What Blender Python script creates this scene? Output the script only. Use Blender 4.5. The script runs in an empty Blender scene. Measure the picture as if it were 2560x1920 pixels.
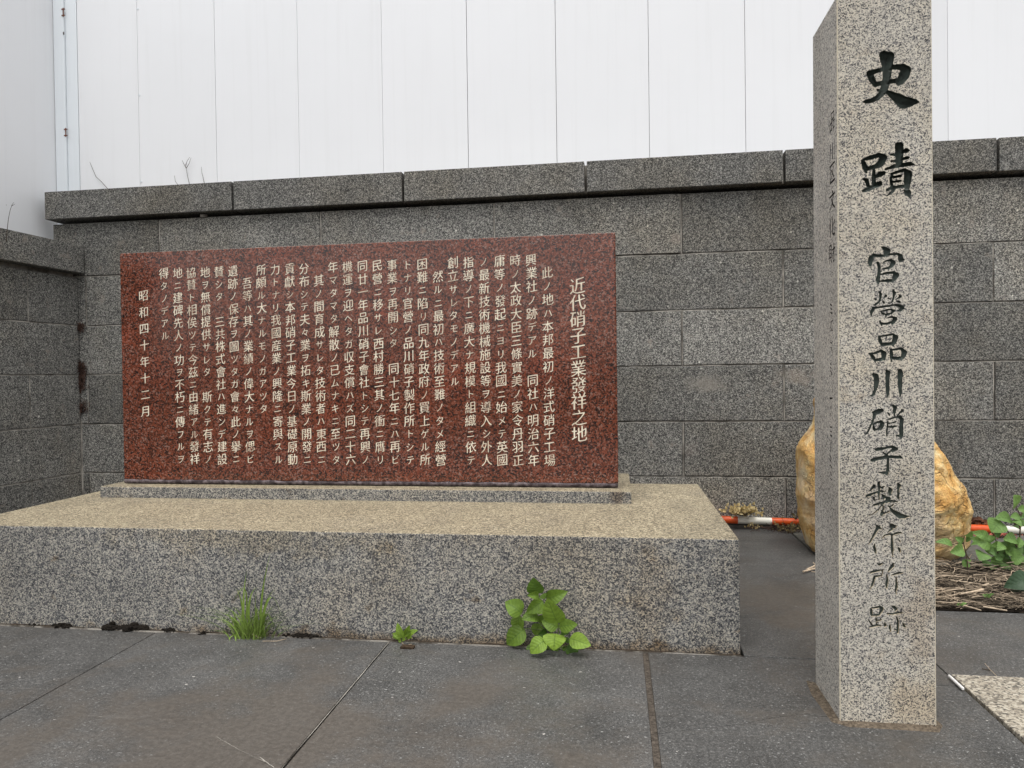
import bpy, bmesh, math, random
import numpy as np
from mathutils import Vector, Matrix, noise as mnoise

random.seed(7)
rng = np.random.default_rng(7)
scene = bpy.context.scene
COL = scene.collection

# ------------------------------------------------------------------ camera
H = 0.85                                    # lens height above the paving (m)
FPX = 1775.0                                # focal length in pixels of the 2560 px wide photograph
YAW, PITCH, ROLL = math.radians(8.33), math.atan(21 / 1775), 0.0138
FW = np.array([-math.sin(YAW) * math.cos(PITCH), math.cos(YAW) * math.cos(PITCH), -math.sin(PITCH)])
_r0 = np.array([math.cos(YAW), math.sin(YAW), 0.0])
_u0 = np.cross(_r0, FW)
RT = _r0 * math.cos(ROLL) - _u0 * math.sin(ROLL)
UP = _u0 * math.cos(ROLL) + _r0 * math.sin(ROLL)
CAM = np.array([0, 0, H])
cam_d = bpy.data.cameras.new('camera')
cam = bpy.data.objects.new('camera', cam_d)
COL.objects.link(cam)
cam_d.sensor_width = 36
cam_d.lens = FPX / 2560 * 36
cam_d.clip_start = 0.02
cam_d.clip_end = 500
cam.matrix_world = Matrix(((RT[0], UP[0], -FW[0], 0), (RT[1], UP[1], -FW[1], 0), (RT[2], UP[2], -FW[2], H), (0, 0, 0, 1)))
scene.camera = cam
scene.render.resolution_x, scene.render.resolution_y = 1024, 768

# ------------------------------------------------------------------ light: bright overcast
SUN_EL, SUN_AZ = math.radians(70), math.radians(174)   # azimuth clockwise from +Y (north)
world = bpy.data.worlds.new('World')
scene.world = world
world.use_nodes = True
wn, wl = world.node_tree.nodes, world.node_tree.links
wn.clear()
sky = wn.new('ShaderNodeTexSky'); sky.sky_type = 'NISHITA'; sky.sun_disc = False
sky.sun_elevation = SUN_EL; sky.sun_rotation = SUN_AZ; sky.dust_density = 4; sky.air_density = 1.0
hs = wn.new('ShaderNodeHueSaturation'); hs.inputs['Saturation'].default_value = 0.14
bg = wn.new('ShaderNodeBackground'); bg.inputs['Strength'].default_value = 0.15
wo = wn.new('ShaderNodeOutputWorld')
wl.new(sky.outputs[0], hs.inputs['Color']); wl.new(hs.outputs[0], bg.inputs['Color']); wl.new(bg.outputs[0], wo.inputs[0])
sd = bpy.data.lights.new('sun', 'SUN')
sd.energy = 0.5; sd.angle = math.radians(35); sd.color = (1.0, 0.95, 0.88)
sun = bpy.data.objects.new('sun', sd)
COL.objects.link(sun)
to_sun = Vector((math.sin(SUN_AZ) * math.cos(SUN_EL), math.cos(SUN_AZ) * math.cos(SUN_EL), math.sin(SUN_EL)))
sun.rotation_euler = to_sun.to_track_quat('Z', 'Y').to_euler()
sun.location = to_sun * 20
scene.view_settings.view_transform = 'Standard'
scene.view_settings.look = 'None'
scene.view_settings.exposure = 0.80
scene.view_settings.gamma = 1
scene.cycles.max_bounces = 8
scene.cycles.use_denoising = True
scene.cycles.denoiser = 'OPENIMAGEDENOISE'
scene.cycles.denoising_input_passes = 'RGB_ALBEDO_NORMAL'


# ------------------------------------------------------------------ placing helpers (photo pixel -> real point on a real plane)
def ray(x, y): return FW + RT * (x - 1280) / FPX - UP * (y - 960) / FPX
def on_z(x, y, z=0.0):
    d = ray(x, y); return CAM + d * (z - H) / d[2]
def on_y(x, y, Y):
    d = ray(x, y); return CAM + d * Y / d[1]
def on_x(x, y, X):
    d = ray(x, y); return CAM + d * X / d[0]


# ------------------------------------------------------------------ scene helpers
def thing(name, label, cat, loc=(0, 0, 0), group=None):
    o = bpy.data.objects.new(name, None)
    COL.objects.link(o)
    o.empty_display_size = 0.1
    o.location = loc
    o['label'] = label; o['category'] = cat
    if group: o['group'] = group
    return o

class MB:
    """collects geometry in world coordinates and links it as ONE mesh object"""
    def __init__(s):
        s.v, s.f, s.m, s.t, s.uv, s.sm = [], [], [], [], [], []
    def poly(s, pts, mi=0, tone=0.5, uv=None, smooth=False):
        n = len(s.v)
        s.v += [tuple(p) for p in pts]
        s.f.append(tuple(range(n, n + len(pts)))); s.m.append(mi); s.t.append(tone)
        s.uv.append(uv); s.sm.append(smooth)
    def grid(s, P, mi=0, tone=0.5, UV=None, smooth=True, closed=False):
        """P[i][j] lattice of points with shared vertices"""
        n = len(s.v); ni, nj = len(P), len(P[0])
        for row in P: s.v += [tuple(p) for p in row]
        for i in range(ni - 1):
            for j in range(nj if closed else nj - 1):
                k = (j + 1) % nj
                s.f.append((n + i * nj + j, n + i * nj + k, n + (i + 1) * nj + k, n + (i + 1) * nj + j))
                s.m.append(mi); s.t.append(tone); s.sm.append(smooth)
                s.uv.append([UV[i][j], UV[i][k], UV[i + 1][k], UV[i + 1][j]] if UV else None)
    def box(s, lo, hi, bev=0.0, mi=0, tone=0.5, jit=0.0):
        bm = bmesh.new()
        bmesh.ops.create_cube(bm, size=1)
        for v in bm.verts:
            for k in range(3):
                v.co[k] = (lo[k] + hi[k]) / 2 + v.co[k] * (hi[k] - lo[k]) + (random.uniform(-jit, jit) if jit else 0)
        if bev: bmesh.ops.bevel(bm, geom=bm.edges[:], offset=bev, segments=2, affect='EDGES', profile=0.6)
        s.bm(bm, mi, tone)
    def prism(s, pts, z0, z1, bev=0.0, mi=0, tone=0.5):
        bm = bmesh.new()
        vs = [bm.verts.new((p[0], p[1], z0)) for p in pts]
        f = bm.faces.new(vs); f.normal_update()
        if f.normal.z > 0: f.normal_flip()
        r = bmesh.ops.extrude_face_region(bm, geom=[f])
        for g in r['geom']:
            if isinstance(g, bmesh.types.BMVert): g.co.z = z1
        bmesh.ops.recalc_face_normals(bm, faces=bm.faces[:])
        if bev:
            ed = [e for e in bm.edges if all(abs(v.co.z - z1) < 1e-6 for v in e.verts)]
            bmesh.ops.bevel(bm, geom=ed, offset=bev, segments=2, affect='EDGES', profile=0.6)
        s.bm(bm, mi, tone)
    def bm(s, bm, mi=0, tone=0.5, smooth=False):
        n = len(s.v); bm.verts.index_update()
        s.v += [tuple(v.co) for v in bm.verts]
        for f in bm.faces:
            s.f.append(tuple(n + v.index for v in f.verts)); s.m.append(mi); s.t.append(tone); s.uv.append(None); s.sm.append(smooth)
        bm.free()
    def tube(s, pts, radii, n=6, mi=0, tone=0.5, cap=True, smooth=True):
        pts = [Vector(p) for p in pts]
        rings = []
        for i, p in enumerate(pts):
            d = (pts[min(i + 1, len(pts) - 1)] - pts[max(i - 1, 0)]).normalized()
            a = d.orthogonal().normalized() if i == 0 else (rings_a - d * rings_a.dot(d)).normalized()
            rings_a = a
            b = d.cross(a)
            r = radii[i] if hasattr(radii, '__len__') else radii
            rings.append([p + (a * math.cos(2 * math.pi * k / n) + b * math.sin(2 * math.pi * k / n)) * r for k in range(n)])
        s.grid(rings, mi, tone, smooth=smooth, closed=True)
        if cap:
            s.poly(rings[0][::-1], mi, tone); s.poly(rings[-1], mi, tone)
    def build(s, name, mats, parent=None):
        me = bpy.data.meshes.new(name)
        off = Vector(parent_world(parent)) if parent else Vector((0, 0, 0))
        me.from_pydata([(p[0] - off.x, p[1] - off.y, p[2] - off.z) for p in s.v], [], s.f)
        if not isinstance(mats, (list, tuple)): mats = [mats]
        for m in mats: me.materials.append(m)
        me.polygons.foreach_set('material_index', s.m)
        me.polygons.foreach_set('use_smooth', s.sm)
        at = me.attributes.new('tone', 'FLOAT', 'FACE')
        at.data.foreach_set('value', s.t)
        if any(u is not None for u in s.uv):
            ul = me.uv_layers.new(name='UVMap')
            for p, u in zip(me.polygons, s.uv):
                if u:
                    for li, c in zip(p.loop_indices, u): ul.data[li].uv = c
        me.update()
        o = bpy.data.objects.new(name, me)
        COL.objects.link(o)
        if parent: o.parent = parent
        return o

def parent_world(p):
    v = Vector((0, 0, 0))
    while p: v += p.location; p = p.parent
    return v

def tag(o, label, cat, group=None, kind=None):
    o['label'] = label; o['category'] = cat
    if group: o['group'] = group
    if kind: o['kind'] = kind
    return o

def struct(o):
    o['kind'] = 'structure'; return o


# ------------------------------------------------------------------ materials
class NT:
    def __init__(s, name):
        s.mat = bpy.data.materials.new(name); s.mat.use_nodes = True
        s.n, s.l = s.mat.node_tree.nodes, s.mat.node_tree.links
        s.b = s.n['Principled BSDF']
        s.tc = s.n.new('ShaderNodeTexCoord')
        s.co = s.tc.outputs['Object']
    def lk(s, a, b): s.l.new(a, b)
    def val(s, sock, x):
        if hasattr(x, 'is_linked') or hasattr(x, 'links'): s.lk(x, sock)
        else: sock.default_value = x
    def noise(s, scale, detail=4, rough=0.55, co=None, dist=0.0):
        t = s.n.new('ShaderNodeTexNoise'); t.inputs['Scale'].default_value = scale
        t.inputs['Detail'].default_value = detail; t.inputs['Roughness'].default_value = rough
        t.inputs['Distortion'].default_value = dist
        s.lk(co or s.co, t.inputs['Vector']); return t.outputs['Fac']
    def vor(s, scale, feature='F1', co=None, rnd=1.0):
        t = s.n.new('ShaderNodeTexVoronoi'); t.feature = feature; t.inputs['Scale'].default_value = scale
        t.inputs['Randomness'].default_value = rnd
        s.lk(co or s.co, t.inputs['Vector']); return t
    def ramp(s, fac, stops, interp='LINEAR'):
        t = s.n.new('ShaderNodeValToRGB'); t.color_ramp.interpolation = interp
        e = t.color_ramp.elements
        while len(e) < len(stops): e.new(0.5)
        for k, (p, c) in zip(e, stops):
            k.position = p
            k.color = (*c, 1) if hasattr(c, '__len__') else (c, c, c, 1)
        s.lk(fac, t.inputs[0]); return t.outputs[0]
    def mix(s, fac, a, b, mode='MIX'):
        t = s.n.new('ShaderNodeMix'); t.data_type = 'RGBA'; t.blend_type = mode
        s.val(t.inputs[0], fac)
        for k, x in ((6, a), (7, b)):
            if hasattr(x, 'links'): s.lk(x, t.inputs[k])
            else: t.inputs[k].default_value = (*x, 1)
        return t.outputs[2]
    def math(s, op, a, b=0.0, c=0.0, clamp=False):
        t = s.n.new('ShaderNodeMath'); t.operation = op; t.use_clamp = clamp
        for k, x in enumerate((a, b, c)): s.val(t.inputs[k], x)
        return t.outputs[0]
    def map(s, scale, loc=(0, 0, 0), rot=(0, 0, 0), co=None):
        t = s.n.new('ShaderNodeMapping'); t.inputs['Scale'].default_value = scale
        t.inputs['Location'].default_value = loc; t.inputs['Rotation'].default_value = rot
        s.lk(co or s.co, t.inputs['Vector']); return t.outputs[0]
    def warp(s, amount, scale, co=None):
        t = s.n.new('ShaderNodeTexNoise'); t.inputs['Scale'].default_value = scale; t.inputs['Detail'].default_value = 2
        s.lk(co or s.co, t.inputs['Vector'])
        v = s.n.new('ShaderNodeVectorMath'); v.operation = 'MULTIPLY_ADD'
        s.lk(t.outputs['Color'], v.inputs[0]); v.inputs[1].default_value = (amount,) * 3
        s.lk(co or s.co, v.inputs[2]); return v.outputs[0]
    def attr(s, name):
        t = s.n.new('ShaderNodeAttribute'); t.attribute_name = name; return t.outputs['Fac']
    def bump(s, h, dist, strength=1.0):
        t = s.n.new('ShaderNodeBump'); t.inputs['Distance'].default_value = dist; t.inputs['Strength'].default_value = strength
        s.lk(h, t.inputs['Height']); s.lk(t.outputs[0], s.b.inputs['Normal']); return t
    def blob(s, c, r, scale=12, lo=0.15, hi=0.6):
        g = s.n.new('ShaderNodeNewGeometry')
        m = s.n.new('ShaderNodeVectorMath'); m.operation = 'SUBTRACT'; s.lk(g.outputs['Position'], m.inputs[0]); m.inputs[1].default_value = tuple(c)
        d = s.n.new('ShaderNodeVectorMath'); d.operation = 'DIVIDE'; s.lk(m.outputs[0], d.inputs[0]); d.inputs[1].default_value = tuple(r)
        l = s.n.new('ShaderNodeVectorMath'); l.operation = 'LENGTH'; s.lk(d.outputs[0], l.inputs[0])
        fall = s.math('SUBTRACT', 1.0, l.outputs['Value'], clamp=True)
        n = s.noise(scale, 6, 0.65)
        return s.ramp(s.math('ADD', fall, s.math('MULTIPLY', s.math('SUBTRACT', n, 0.55), 2.6)), [(lo, 0.0), (lo + 0.55, 1.0)])
    def done(s, color, rough=0.7, spec=0.5):
        if hasattr(color, 'links'): s.lk(color, s.b.inputs['Base Color'])
        else: s.b.inputs['Base Color'].default_value = (*color, 1)
        s.val(s.b.inputs['Roughness'], rough)
        s.b.inputs['Specular IOR Level'].default_value = spec
        return s.mat

def granite(name, cell, stops, patch=(0.82, 1.15), stain=None, stain_lo=0.5, stain_hi=0.75, rough=0.75, spec=0.4,
            fleck=0.0, fleck_col=(0.02, 0.02, 0.025), tone=0.0, bump=0.0006, stain_scale=1.6, stain_amt=0.6, salt=0.0, clump_amt=0.22, blobs=()):
    t = NT(name)
    co = t.warp(cell * 1.6, 0.45 / cell)
    v = t.vor(1.0 / cell, co=co)
    sep = t.n.new('ShaderNodeSeparateColor'); t.lk(v.outputs['Color'], sep.inputs[0])
    fine = t.noise(2.2 / cell, 2, 0.6)
    val = t.math('ADD', t.math('MULTIPLY', sep.outputs[0], 0.72), t.math('MULTIPLY', fine, 0.28))
    # clumps of darker and lighter grain
    clump = t.noise(0.18 / cell, 3, 0.6)
    val = t.math('ADD', val, t.math('MULTIPLY', t.math('SUBTRACT', clump, 0.5), clump_amt))
    c = t.ramp(val, stops)
    if fleck:
        v2 = t.vor(0.7 / cell, co=co)
        s2 = t.n.new('ShaderNodeSeparateColor'); t.lk(v2.outputs['Color'], s2.inputs[0])
        m = t.math('MULTIPLY', t.math('LESS_THAN', s2.outputs[1], fleck), t.math('LESS_THAN', v2.outputs['Distance'], 0.42))
        c = t.mix(m, c, fleck_col)
    if salt:
        v3 = t.vor(0.12 / cell, co=co)
        s3 = t.n.new('ShaderNodeSeparateColor'); t.lk(v3.outputs['Color'], s3.inputs[0])
        m = t.math('MULTIPLY', t.math('LESS_THAN', s3.outputs[1], salt), t.math('LESS_THAN', v3.outputs['Distance'], 0.17))
        c = t.mix(m, c, tuple(min(1, x * 1.35) for x in stops[-1][1]))
    big = t.noise(2.6, 5, 0.6)
    k = t.ramp(big, [(0.3, patch[0]), (0.7, patch[1])])
    c = t.mix(1.0, c, k, 'MULTIPLY')
    if stain:
        m = t.math('MULTIPLY', t.ramp(t.noise(stain_scale, 6, 0.65), [(stain_lo, 0.0), (stain_hi, 1.0)]), stain_amt)
        c = t.mix(m, c, t.mix(1.0, c, stain, 'MULTIPLY'))
    for (bc_, br_, bcol, bamt, bmode) in blobs:
        c = t.mix(t.math('MULTIPLY', t.blob(bc_, br_), bamt), c, bcol, bmode)
    if tone:
        tn = t.math('MULTIPLY_ADD', t.attr('tone'), tone * 2, 1.0 - tone)
        cc = t.n.new('ShaderNodeCombineColor')
        for q in range(3): t.lk(tn, cc.inputs[q])
        c = t.mix(1.0, c, cc.outputs[0], 'MULTIPLY')
    if bump: t.bump(val, bump)
    return t.done(c, rough, spec)

M = {}
M['wall_granite'] = granite('wall granite', 0.0042, [(0.2, (0.028, 0.028, 0.027)), (0.42, (0.096, 0.094, 0.087)), (0.62, (0.19, 0.185, 0.170)), (0.85, (0.39, 0.38, 0.34))],
                            stain=(1.0, 0.9, 0.74), stain_lo=0.45, stain_hi=0.7, tone=0.26, rough=0.8, salt=0.012,
    blobs=[(on_y(1765, 962, 4.05), (0.16, 0.3, 0.10), (0.30, 0.275, 0.235), 0.55, 'MIX'), (on_y(1990, 945, 4.05), (0.16, 0.3, 0.09), (0.30, 0.25, 0.2), 0.35, 'MIX'), (on_y(1720, 1130, 4.05), (0.08, 0.3, 0.08), (0.26, 0.22, 0.19), 0.35, 'MIX'), (on_y(1690, 600, 4.05), (0.07, 0.3, 0.06), (0.3, 0.25, 0.21), 0.35, 'MIX')])
M['coping_granite'] = granite('coping granite', 0.0042, [(0.2, (0.03, 0.03, 0.028)), (0.42, (0.085, 0.083, 0.077)), (0.62, (0.16, 0.157, 0.146)), (0.85, (0.34, 0.33, 0.30))],
                              stain=(1.0, 0.88, 0.68), stain_lo=0.42, stain_hi=0.7, tone=0.12, rough=0.8, salt=0.02)
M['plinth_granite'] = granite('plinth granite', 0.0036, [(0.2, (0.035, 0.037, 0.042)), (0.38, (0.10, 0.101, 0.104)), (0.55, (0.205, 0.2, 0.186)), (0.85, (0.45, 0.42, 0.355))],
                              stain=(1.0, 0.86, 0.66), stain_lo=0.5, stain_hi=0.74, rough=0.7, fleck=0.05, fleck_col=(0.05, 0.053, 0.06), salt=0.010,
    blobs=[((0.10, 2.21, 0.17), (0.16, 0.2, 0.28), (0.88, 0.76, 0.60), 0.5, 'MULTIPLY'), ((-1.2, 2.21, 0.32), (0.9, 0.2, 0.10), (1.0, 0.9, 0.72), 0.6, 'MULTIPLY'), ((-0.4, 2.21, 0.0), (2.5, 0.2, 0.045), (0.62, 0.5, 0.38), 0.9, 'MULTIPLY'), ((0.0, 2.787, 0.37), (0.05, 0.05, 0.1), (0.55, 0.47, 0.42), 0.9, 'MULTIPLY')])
M['plinth_top'] = granite('weathered plinth top', 0.0042, [(0.2, (0.085, 0.068, 0.045)), (0.40, (0.20, 0.168, 0.112)), (0.6, (0.38, 0.322, 0.215)), (0.85, (0.60, 0.525, 0.37))],
                          stain=(0.62, 0.63, 0.68), stain_lo=0.5, stain_hi=0.66, rough=0.55, stain_scale=2.4)
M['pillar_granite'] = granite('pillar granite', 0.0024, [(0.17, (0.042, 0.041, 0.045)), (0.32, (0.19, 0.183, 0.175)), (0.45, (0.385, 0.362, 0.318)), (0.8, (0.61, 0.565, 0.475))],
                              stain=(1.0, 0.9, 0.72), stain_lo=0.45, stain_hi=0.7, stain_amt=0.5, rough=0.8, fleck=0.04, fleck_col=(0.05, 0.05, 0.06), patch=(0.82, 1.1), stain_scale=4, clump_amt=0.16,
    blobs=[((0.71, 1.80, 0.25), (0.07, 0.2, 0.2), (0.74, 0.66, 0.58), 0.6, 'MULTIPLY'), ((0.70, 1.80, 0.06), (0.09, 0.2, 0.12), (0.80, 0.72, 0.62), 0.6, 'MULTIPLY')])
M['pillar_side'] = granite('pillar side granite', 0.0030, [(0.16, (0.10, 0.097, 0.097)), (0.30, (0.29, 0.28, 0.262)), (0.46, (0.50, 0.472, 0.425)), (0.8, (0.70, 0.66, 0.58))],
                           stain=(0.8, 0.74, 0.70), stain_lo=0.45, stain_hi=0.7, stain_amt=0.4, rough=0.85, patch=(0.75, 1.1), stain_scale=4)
M['light_granite'] = granite('light paving granite', 0.006, [(0.2, (0.10, 0.09, 0.075)), (0.40, (0.24, 0.21, 0.165)), (0.6, (0.36, 0.32, 0.25)), (0.85, (0.48, 0.44, 0.36))], rough=0.8)
M['red_granite'] = granite('red polished granite', 0.0052, [(0.14, (0.012, 0.010, 0.010)), (0.30, (0.05, 0.020, 0.013)), (0.48, (0.125, 0.036, 0.019)), (0.70, (0.20, 0.056, 0.030)), (0.88, (0.22, 0.14, 0.115))],
                           fleck=0.06, fleck_col=(0.016, 0.014, 0.014), rough=0.11, spec=0.5, bump=0.0, patch=(0.85, 1.15), stain=(1.3, 0.9, 0.8), stain_scale=3, salt=0.02, clump_amt=0.3)

def simple(name, col, rough=0.7, spec=0.4, nscale=30, var=0.25, bump=0.0, detail=5, tone=0.0, col2=None, lo=0.35, hi=0.7):
    t = NT(name)
    n = t.noise(nscale, detail, 0.6)
    c2 = col2 or tuple(x * (1 - var) for x in col)
    c1 = col if col2 else tuple(min(1, x * (1 + var)) for x in col)
    c = t.ramp(n, [(lo, c2), (hi, c1)])
    if tone:
        tn = t.math('MULTIPLY_ADD', t.attr('tone'), tone * 2, 1.0 - tone)
        cc = t.n.new('ShaderNodeCombineColor')
        for q in range(3): t.lk(tn, cc.inputs[q])
        c = t.mix(1.0, c, cc.outputs[0], 'MULTIPLY')
    if bump: t.bump(n, bump)
    return t.done(c, rough, spec)

def paver_mat():
    t = NT('dark paving slab')
    fine = t.math('ADD', t.math('MULTIPLY', t.noise(300, 3, 0.8), 0.5), t.math('MULTIPLY', t.noise(120, 4, 0.8), 0.5))
    c = t.ramp(fine, [(0.36, (0.023, 0.023, 0.0225)), (0.5, (0.068, 0.067, 0.064)), (0.62, (0.170, 0.165, 0.156))])
    c = t.mix(1.0, c, t.ramp(t.noise(5, 6, 0.7), [(0.3, 0.62), (0.7, 1.25)]), 'MULTIPLY')
    # dried dust and mud films
    dm = t.noise(2.1, 8, 0.68, dist=0.5)
    bl = t.blob((-0.95, 1.40, 0), (1.5, 0.9, 1), 3, 0.1)
    bl2 = t.blob((0.62, 2.75, 0), (0.4, 0.6, 1), 4, 0.1)
    bl3 = t.blob((0.45, 1.83, 0), (0.3, 0.09, 1), 5, 0.1)
    bias = t.math('MAXIMUM', t.math('MAXIMUM', bl, bl2), bl3)
    dust = t.ramp(t.math('ADD', dm, t.math('MULTIPLY', bias, 0.20)), [(0.50, 0.0), (0.70, 1.0)])
    dn = t.noise(70, 6, 0.75)
    dustc = t.ramp(dn, [(0.3, (0.050, 0.042, 0.034)), (0.5, (0.080, 0.069, 0.057)), (0.7, (0.122, 0.106, 0.089))])
    c = t.mix(t.math('MULTIPLY', dust, 0.82), c, dustc)
    # worn spots where the dust has gone
    # scattered pale flecks of quartz, three sizes
    for sc, thr, d, col in ((95, 0.16, 0.20, (0.25, 0.25, 0.24)), (170, 0.22, 0.26, (0.23, 0.23, 0.222)), (38, 0.05, 0.12, (0.42, 0.40, 0.37))):
        v = t.vor(sc, co=t.warp(0.008, 140, t.map((0.8, 1.1, 1), rot=(0, 0, 0.3))))
        s2 = t.n.new('ShaderNodeSeparateColor'); t.lk(v.outputs['Color'], s2.inputs[0])
        m = t.math('MULTIPLY', t.math('LESS_THAN', s2.outputs[1], thr), t.math('LESS_THAN', v.outputs['Distance'], d))
        m = t.math('MULTIPLY', m, t.math('SUBTRACT', 1.0, t.math('MULTIPLY', dust, 0.8)))
        c = t.mix(m, c, col)
    # fine pale scratches
    sn = t.noise(3.0, 5, 0.6, co=t.map((1, 6, 1), rot=(0, 0, 0.5)))
    c = t.mix(t.math('MULTIPLY', t.ramp(sn, [(0.60, 0.0), (0.75, 1.0)]), 0.22), c, (0.16, 0.15, 0.135))
    tn = t.math('MULTIPLY_ADD', t.attr('tone'), 0.3, 0.88)
    cc = t.n.new('ShaderNodeCombineColor')
    for q in range(3): t.lk(tn, cc.inputs[q])
    c = t.mix(1.0, c, cc.outputs[0], 'MULTIPLY')
    t.bump(t.math('ADD', t.math('MULTIPLY', fine, t.math('SUBTRACT', 1.0, t.math('MULTIPLY', dust, 0.6))), t.math('MULTIPLY', t.noise(40, 5), 1.2)), 0.0016)
    wet = t.noise(1.3, 5, 0.6)
    return t.done(c, t.ramp(wet, [(0.35, 0.36), (0.65, 0.62)]), 0.5)
M['paver'] = paver_mat()
M['mortar'] = simple('joint mortar', (0.40, 0.375, 0.33), 0.95, 0.1, 7, 0.2, 0.001, col2=(0.13, 0.12, 0.105), lo=0.40, hi=0.6)
M['dark_mortar'] = simple('dirty joint mortar', (0.10, 0.082, 0.065), 0.95, 0.1, 60, 0.5, 0.001)
M['joint_dirt'] = simple('brown joint dirt', (0.05, 0.038, 0.028), 1.0, 0.1, 120, 0.5, 0.002)
M['sand_mortar'] = simple('sandy mortar', (0.088, 0.074, 0.060), 0.95, 0.1, 120, 0.5, 0.002)
M['soil'] = simple('dark soil', (0.022, 0.017, 0.013), 1.0, 0.1, 150, 0.6, 0.004)
M['moss'] = simple('black dried moss', (0.020, 0.017, 0.014), 1.0, 0.05, 400, 0.6, 0.004)
M['concrete'] = simple('grey concrete', (0.12, 0.115, 0.10), 0.9, 0.2, 40, 0.3, 0.001)
M['kerb'] = simple('dark kerb concrete', (0.06, 0.056, 0.05), 0.9, 0.2, 40, 0.35, 0.001)
M['scale'] = simple('lime crusted stone edge', (0.20, 0.165, 0.17), 0.9, 0.2, 40, 0.1, 0.002, col2=(0.045, 0.035, 0.037), lo=0.42, hi=0.66)
M['cream_paint'] = simple('cream letter paint', (0.76, 0.69, 0.55), 0.7, 0.2, 16, 0.16, col2=(0.50, 0.41, 0.31), lo=0.30, hi=0.56)
M['green_paint'] = simple('dark green letter paint', (0.060, 0.078, 0.066), 0.6, 0.3, 60, 0.2, 0.001, col2=(0.035, 0.042, 0.036))
M['cut_stone'] = simple('cut letter stone', (0.56, 0.48, 0.35), 0.9, 0.2, 200, 0.4, 0.001)
M['shaded_cut'] = simple('shaded cut letter stone', (0.035, 0.032, 0.030), 0.9, 0.2, 200, 0.4, 0.001)  # dark colour stands in for shade inside the unpainted side-face grooves
M['orange'] = simple('orange plastic', (0.62, 0.085, 0.012), 0.45, 0.4, 30, 0.18)
M['white_plastic'] = simple('white plastic', (0.72, 0.70, 0.62), 0.45, 0.4, 20, 0.1)
M['rust'] = simple('rusty steel', (0.16, 0.055, 0.03), 0.8, 0.3, 300, 0.5)
M['grey_metal'] = simple('grey backing steel', (0.22, 0.22, 0.22), 0.6, 0.4, 20, 0.2)
M['dark_metal'] = simple('dark metal', (0.08, 0.075, 0.07), 0.6, 0.5, 100, 0.2)
M['twig'] = simple('dry twig bark', (0.10, 0.075, 0.055), 0.9, 0.2, 80, 0.3, tone=0.6)
M['straw'] = simple('dry straw', (0.27, 0.215, 0.155), 0.85, 0.2, 60, 0.3, tone=0.9)
M['bark'] = simple('bark chip', (0.055, 0.038, 0.025), 0.95, 0.1, 120, 0.4, 0.002)
M['brown_leaf'] = simple('dead brown leaf', (0.13, 0.055, 0.03), 0.8, 0.2, 60, 0.4, 0.001, tone=0.5)
M['root'] = simple('dried root', (0.075, 0.045, 0.035), 0.95, 0.1, 90, 0.4, tone=0.7)
M['paper'] = simple('white paper', (0.78, 0.76, 0.73), 0.8, 0.2, 40, 0.1)
M['stem'] = simple('green stem', (0.10, 0.14, 0.035), 0.6, 0.3, 40, 0.2)
M['brown_stem'] = simple('brown stem', (0.075, 0.055, 0.03), 0.7, 0.3, 40, 0.2)
M['pink'] = simple('pink bud', (0.55, 0.16, 0.11), 0.7, 0.3, 40, 0.2, tone=0.4)

def hoard_mat(name, col, rough=0.42):
    t = NT(name)
    n = t.noise(1.1, 4, 0.6)
    c = t.ramp(n, [(0.3, tuple(x * 0.965 for x in col)), (0.7, col)])
    streak = t.noise(1.0, 5, 0.6, co=t.map((26, 26, 0.8)))
    c = t.mix(t.math('MULTIPLY', t.ramp(streak, [(0.52, 0.0), (0.75, 1.0)]), 0.10), c, (0.5, 0.5, 0.48))
    v = t.vor(5.5)
    s2 = t.n.new('ShaderNodeSeparateColor'); t.lk(v.outputs['Color'], s2.inputs[0])
    m = t.math('MULTIPLY', t.math('LESS_THAN', s2.outputs[0], 0.25), t.math('LESS_THAN', v.outputs['Distance'], 0.022))
    c = t.mix(t.math('MULTIPLY', m, 0.5), c, (0.35, 0.34, 0.33))
    tn = t.math('MULTIPLY_ADD', t.attr('tone'), 0.06, 0.97)
    cc = t.n.new('ShaderNodeCombineColor')
    for q in range(3): t.lk(tn, cc.inputs[q])
    c = t.mix(1.0, c, cc.outputs[0], 'MULTIPLY')
    t.bump(n, 0.02, 0.15)
    return t.done(c, rough, 0.4)
M['hoard'] = hoard_mat('white hoarding paint', (0.785, 0.795, 0.81))
M['hoard_post'] = hoard_mat('white post paint', (0.74, 0.78, 0.81))

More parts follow.
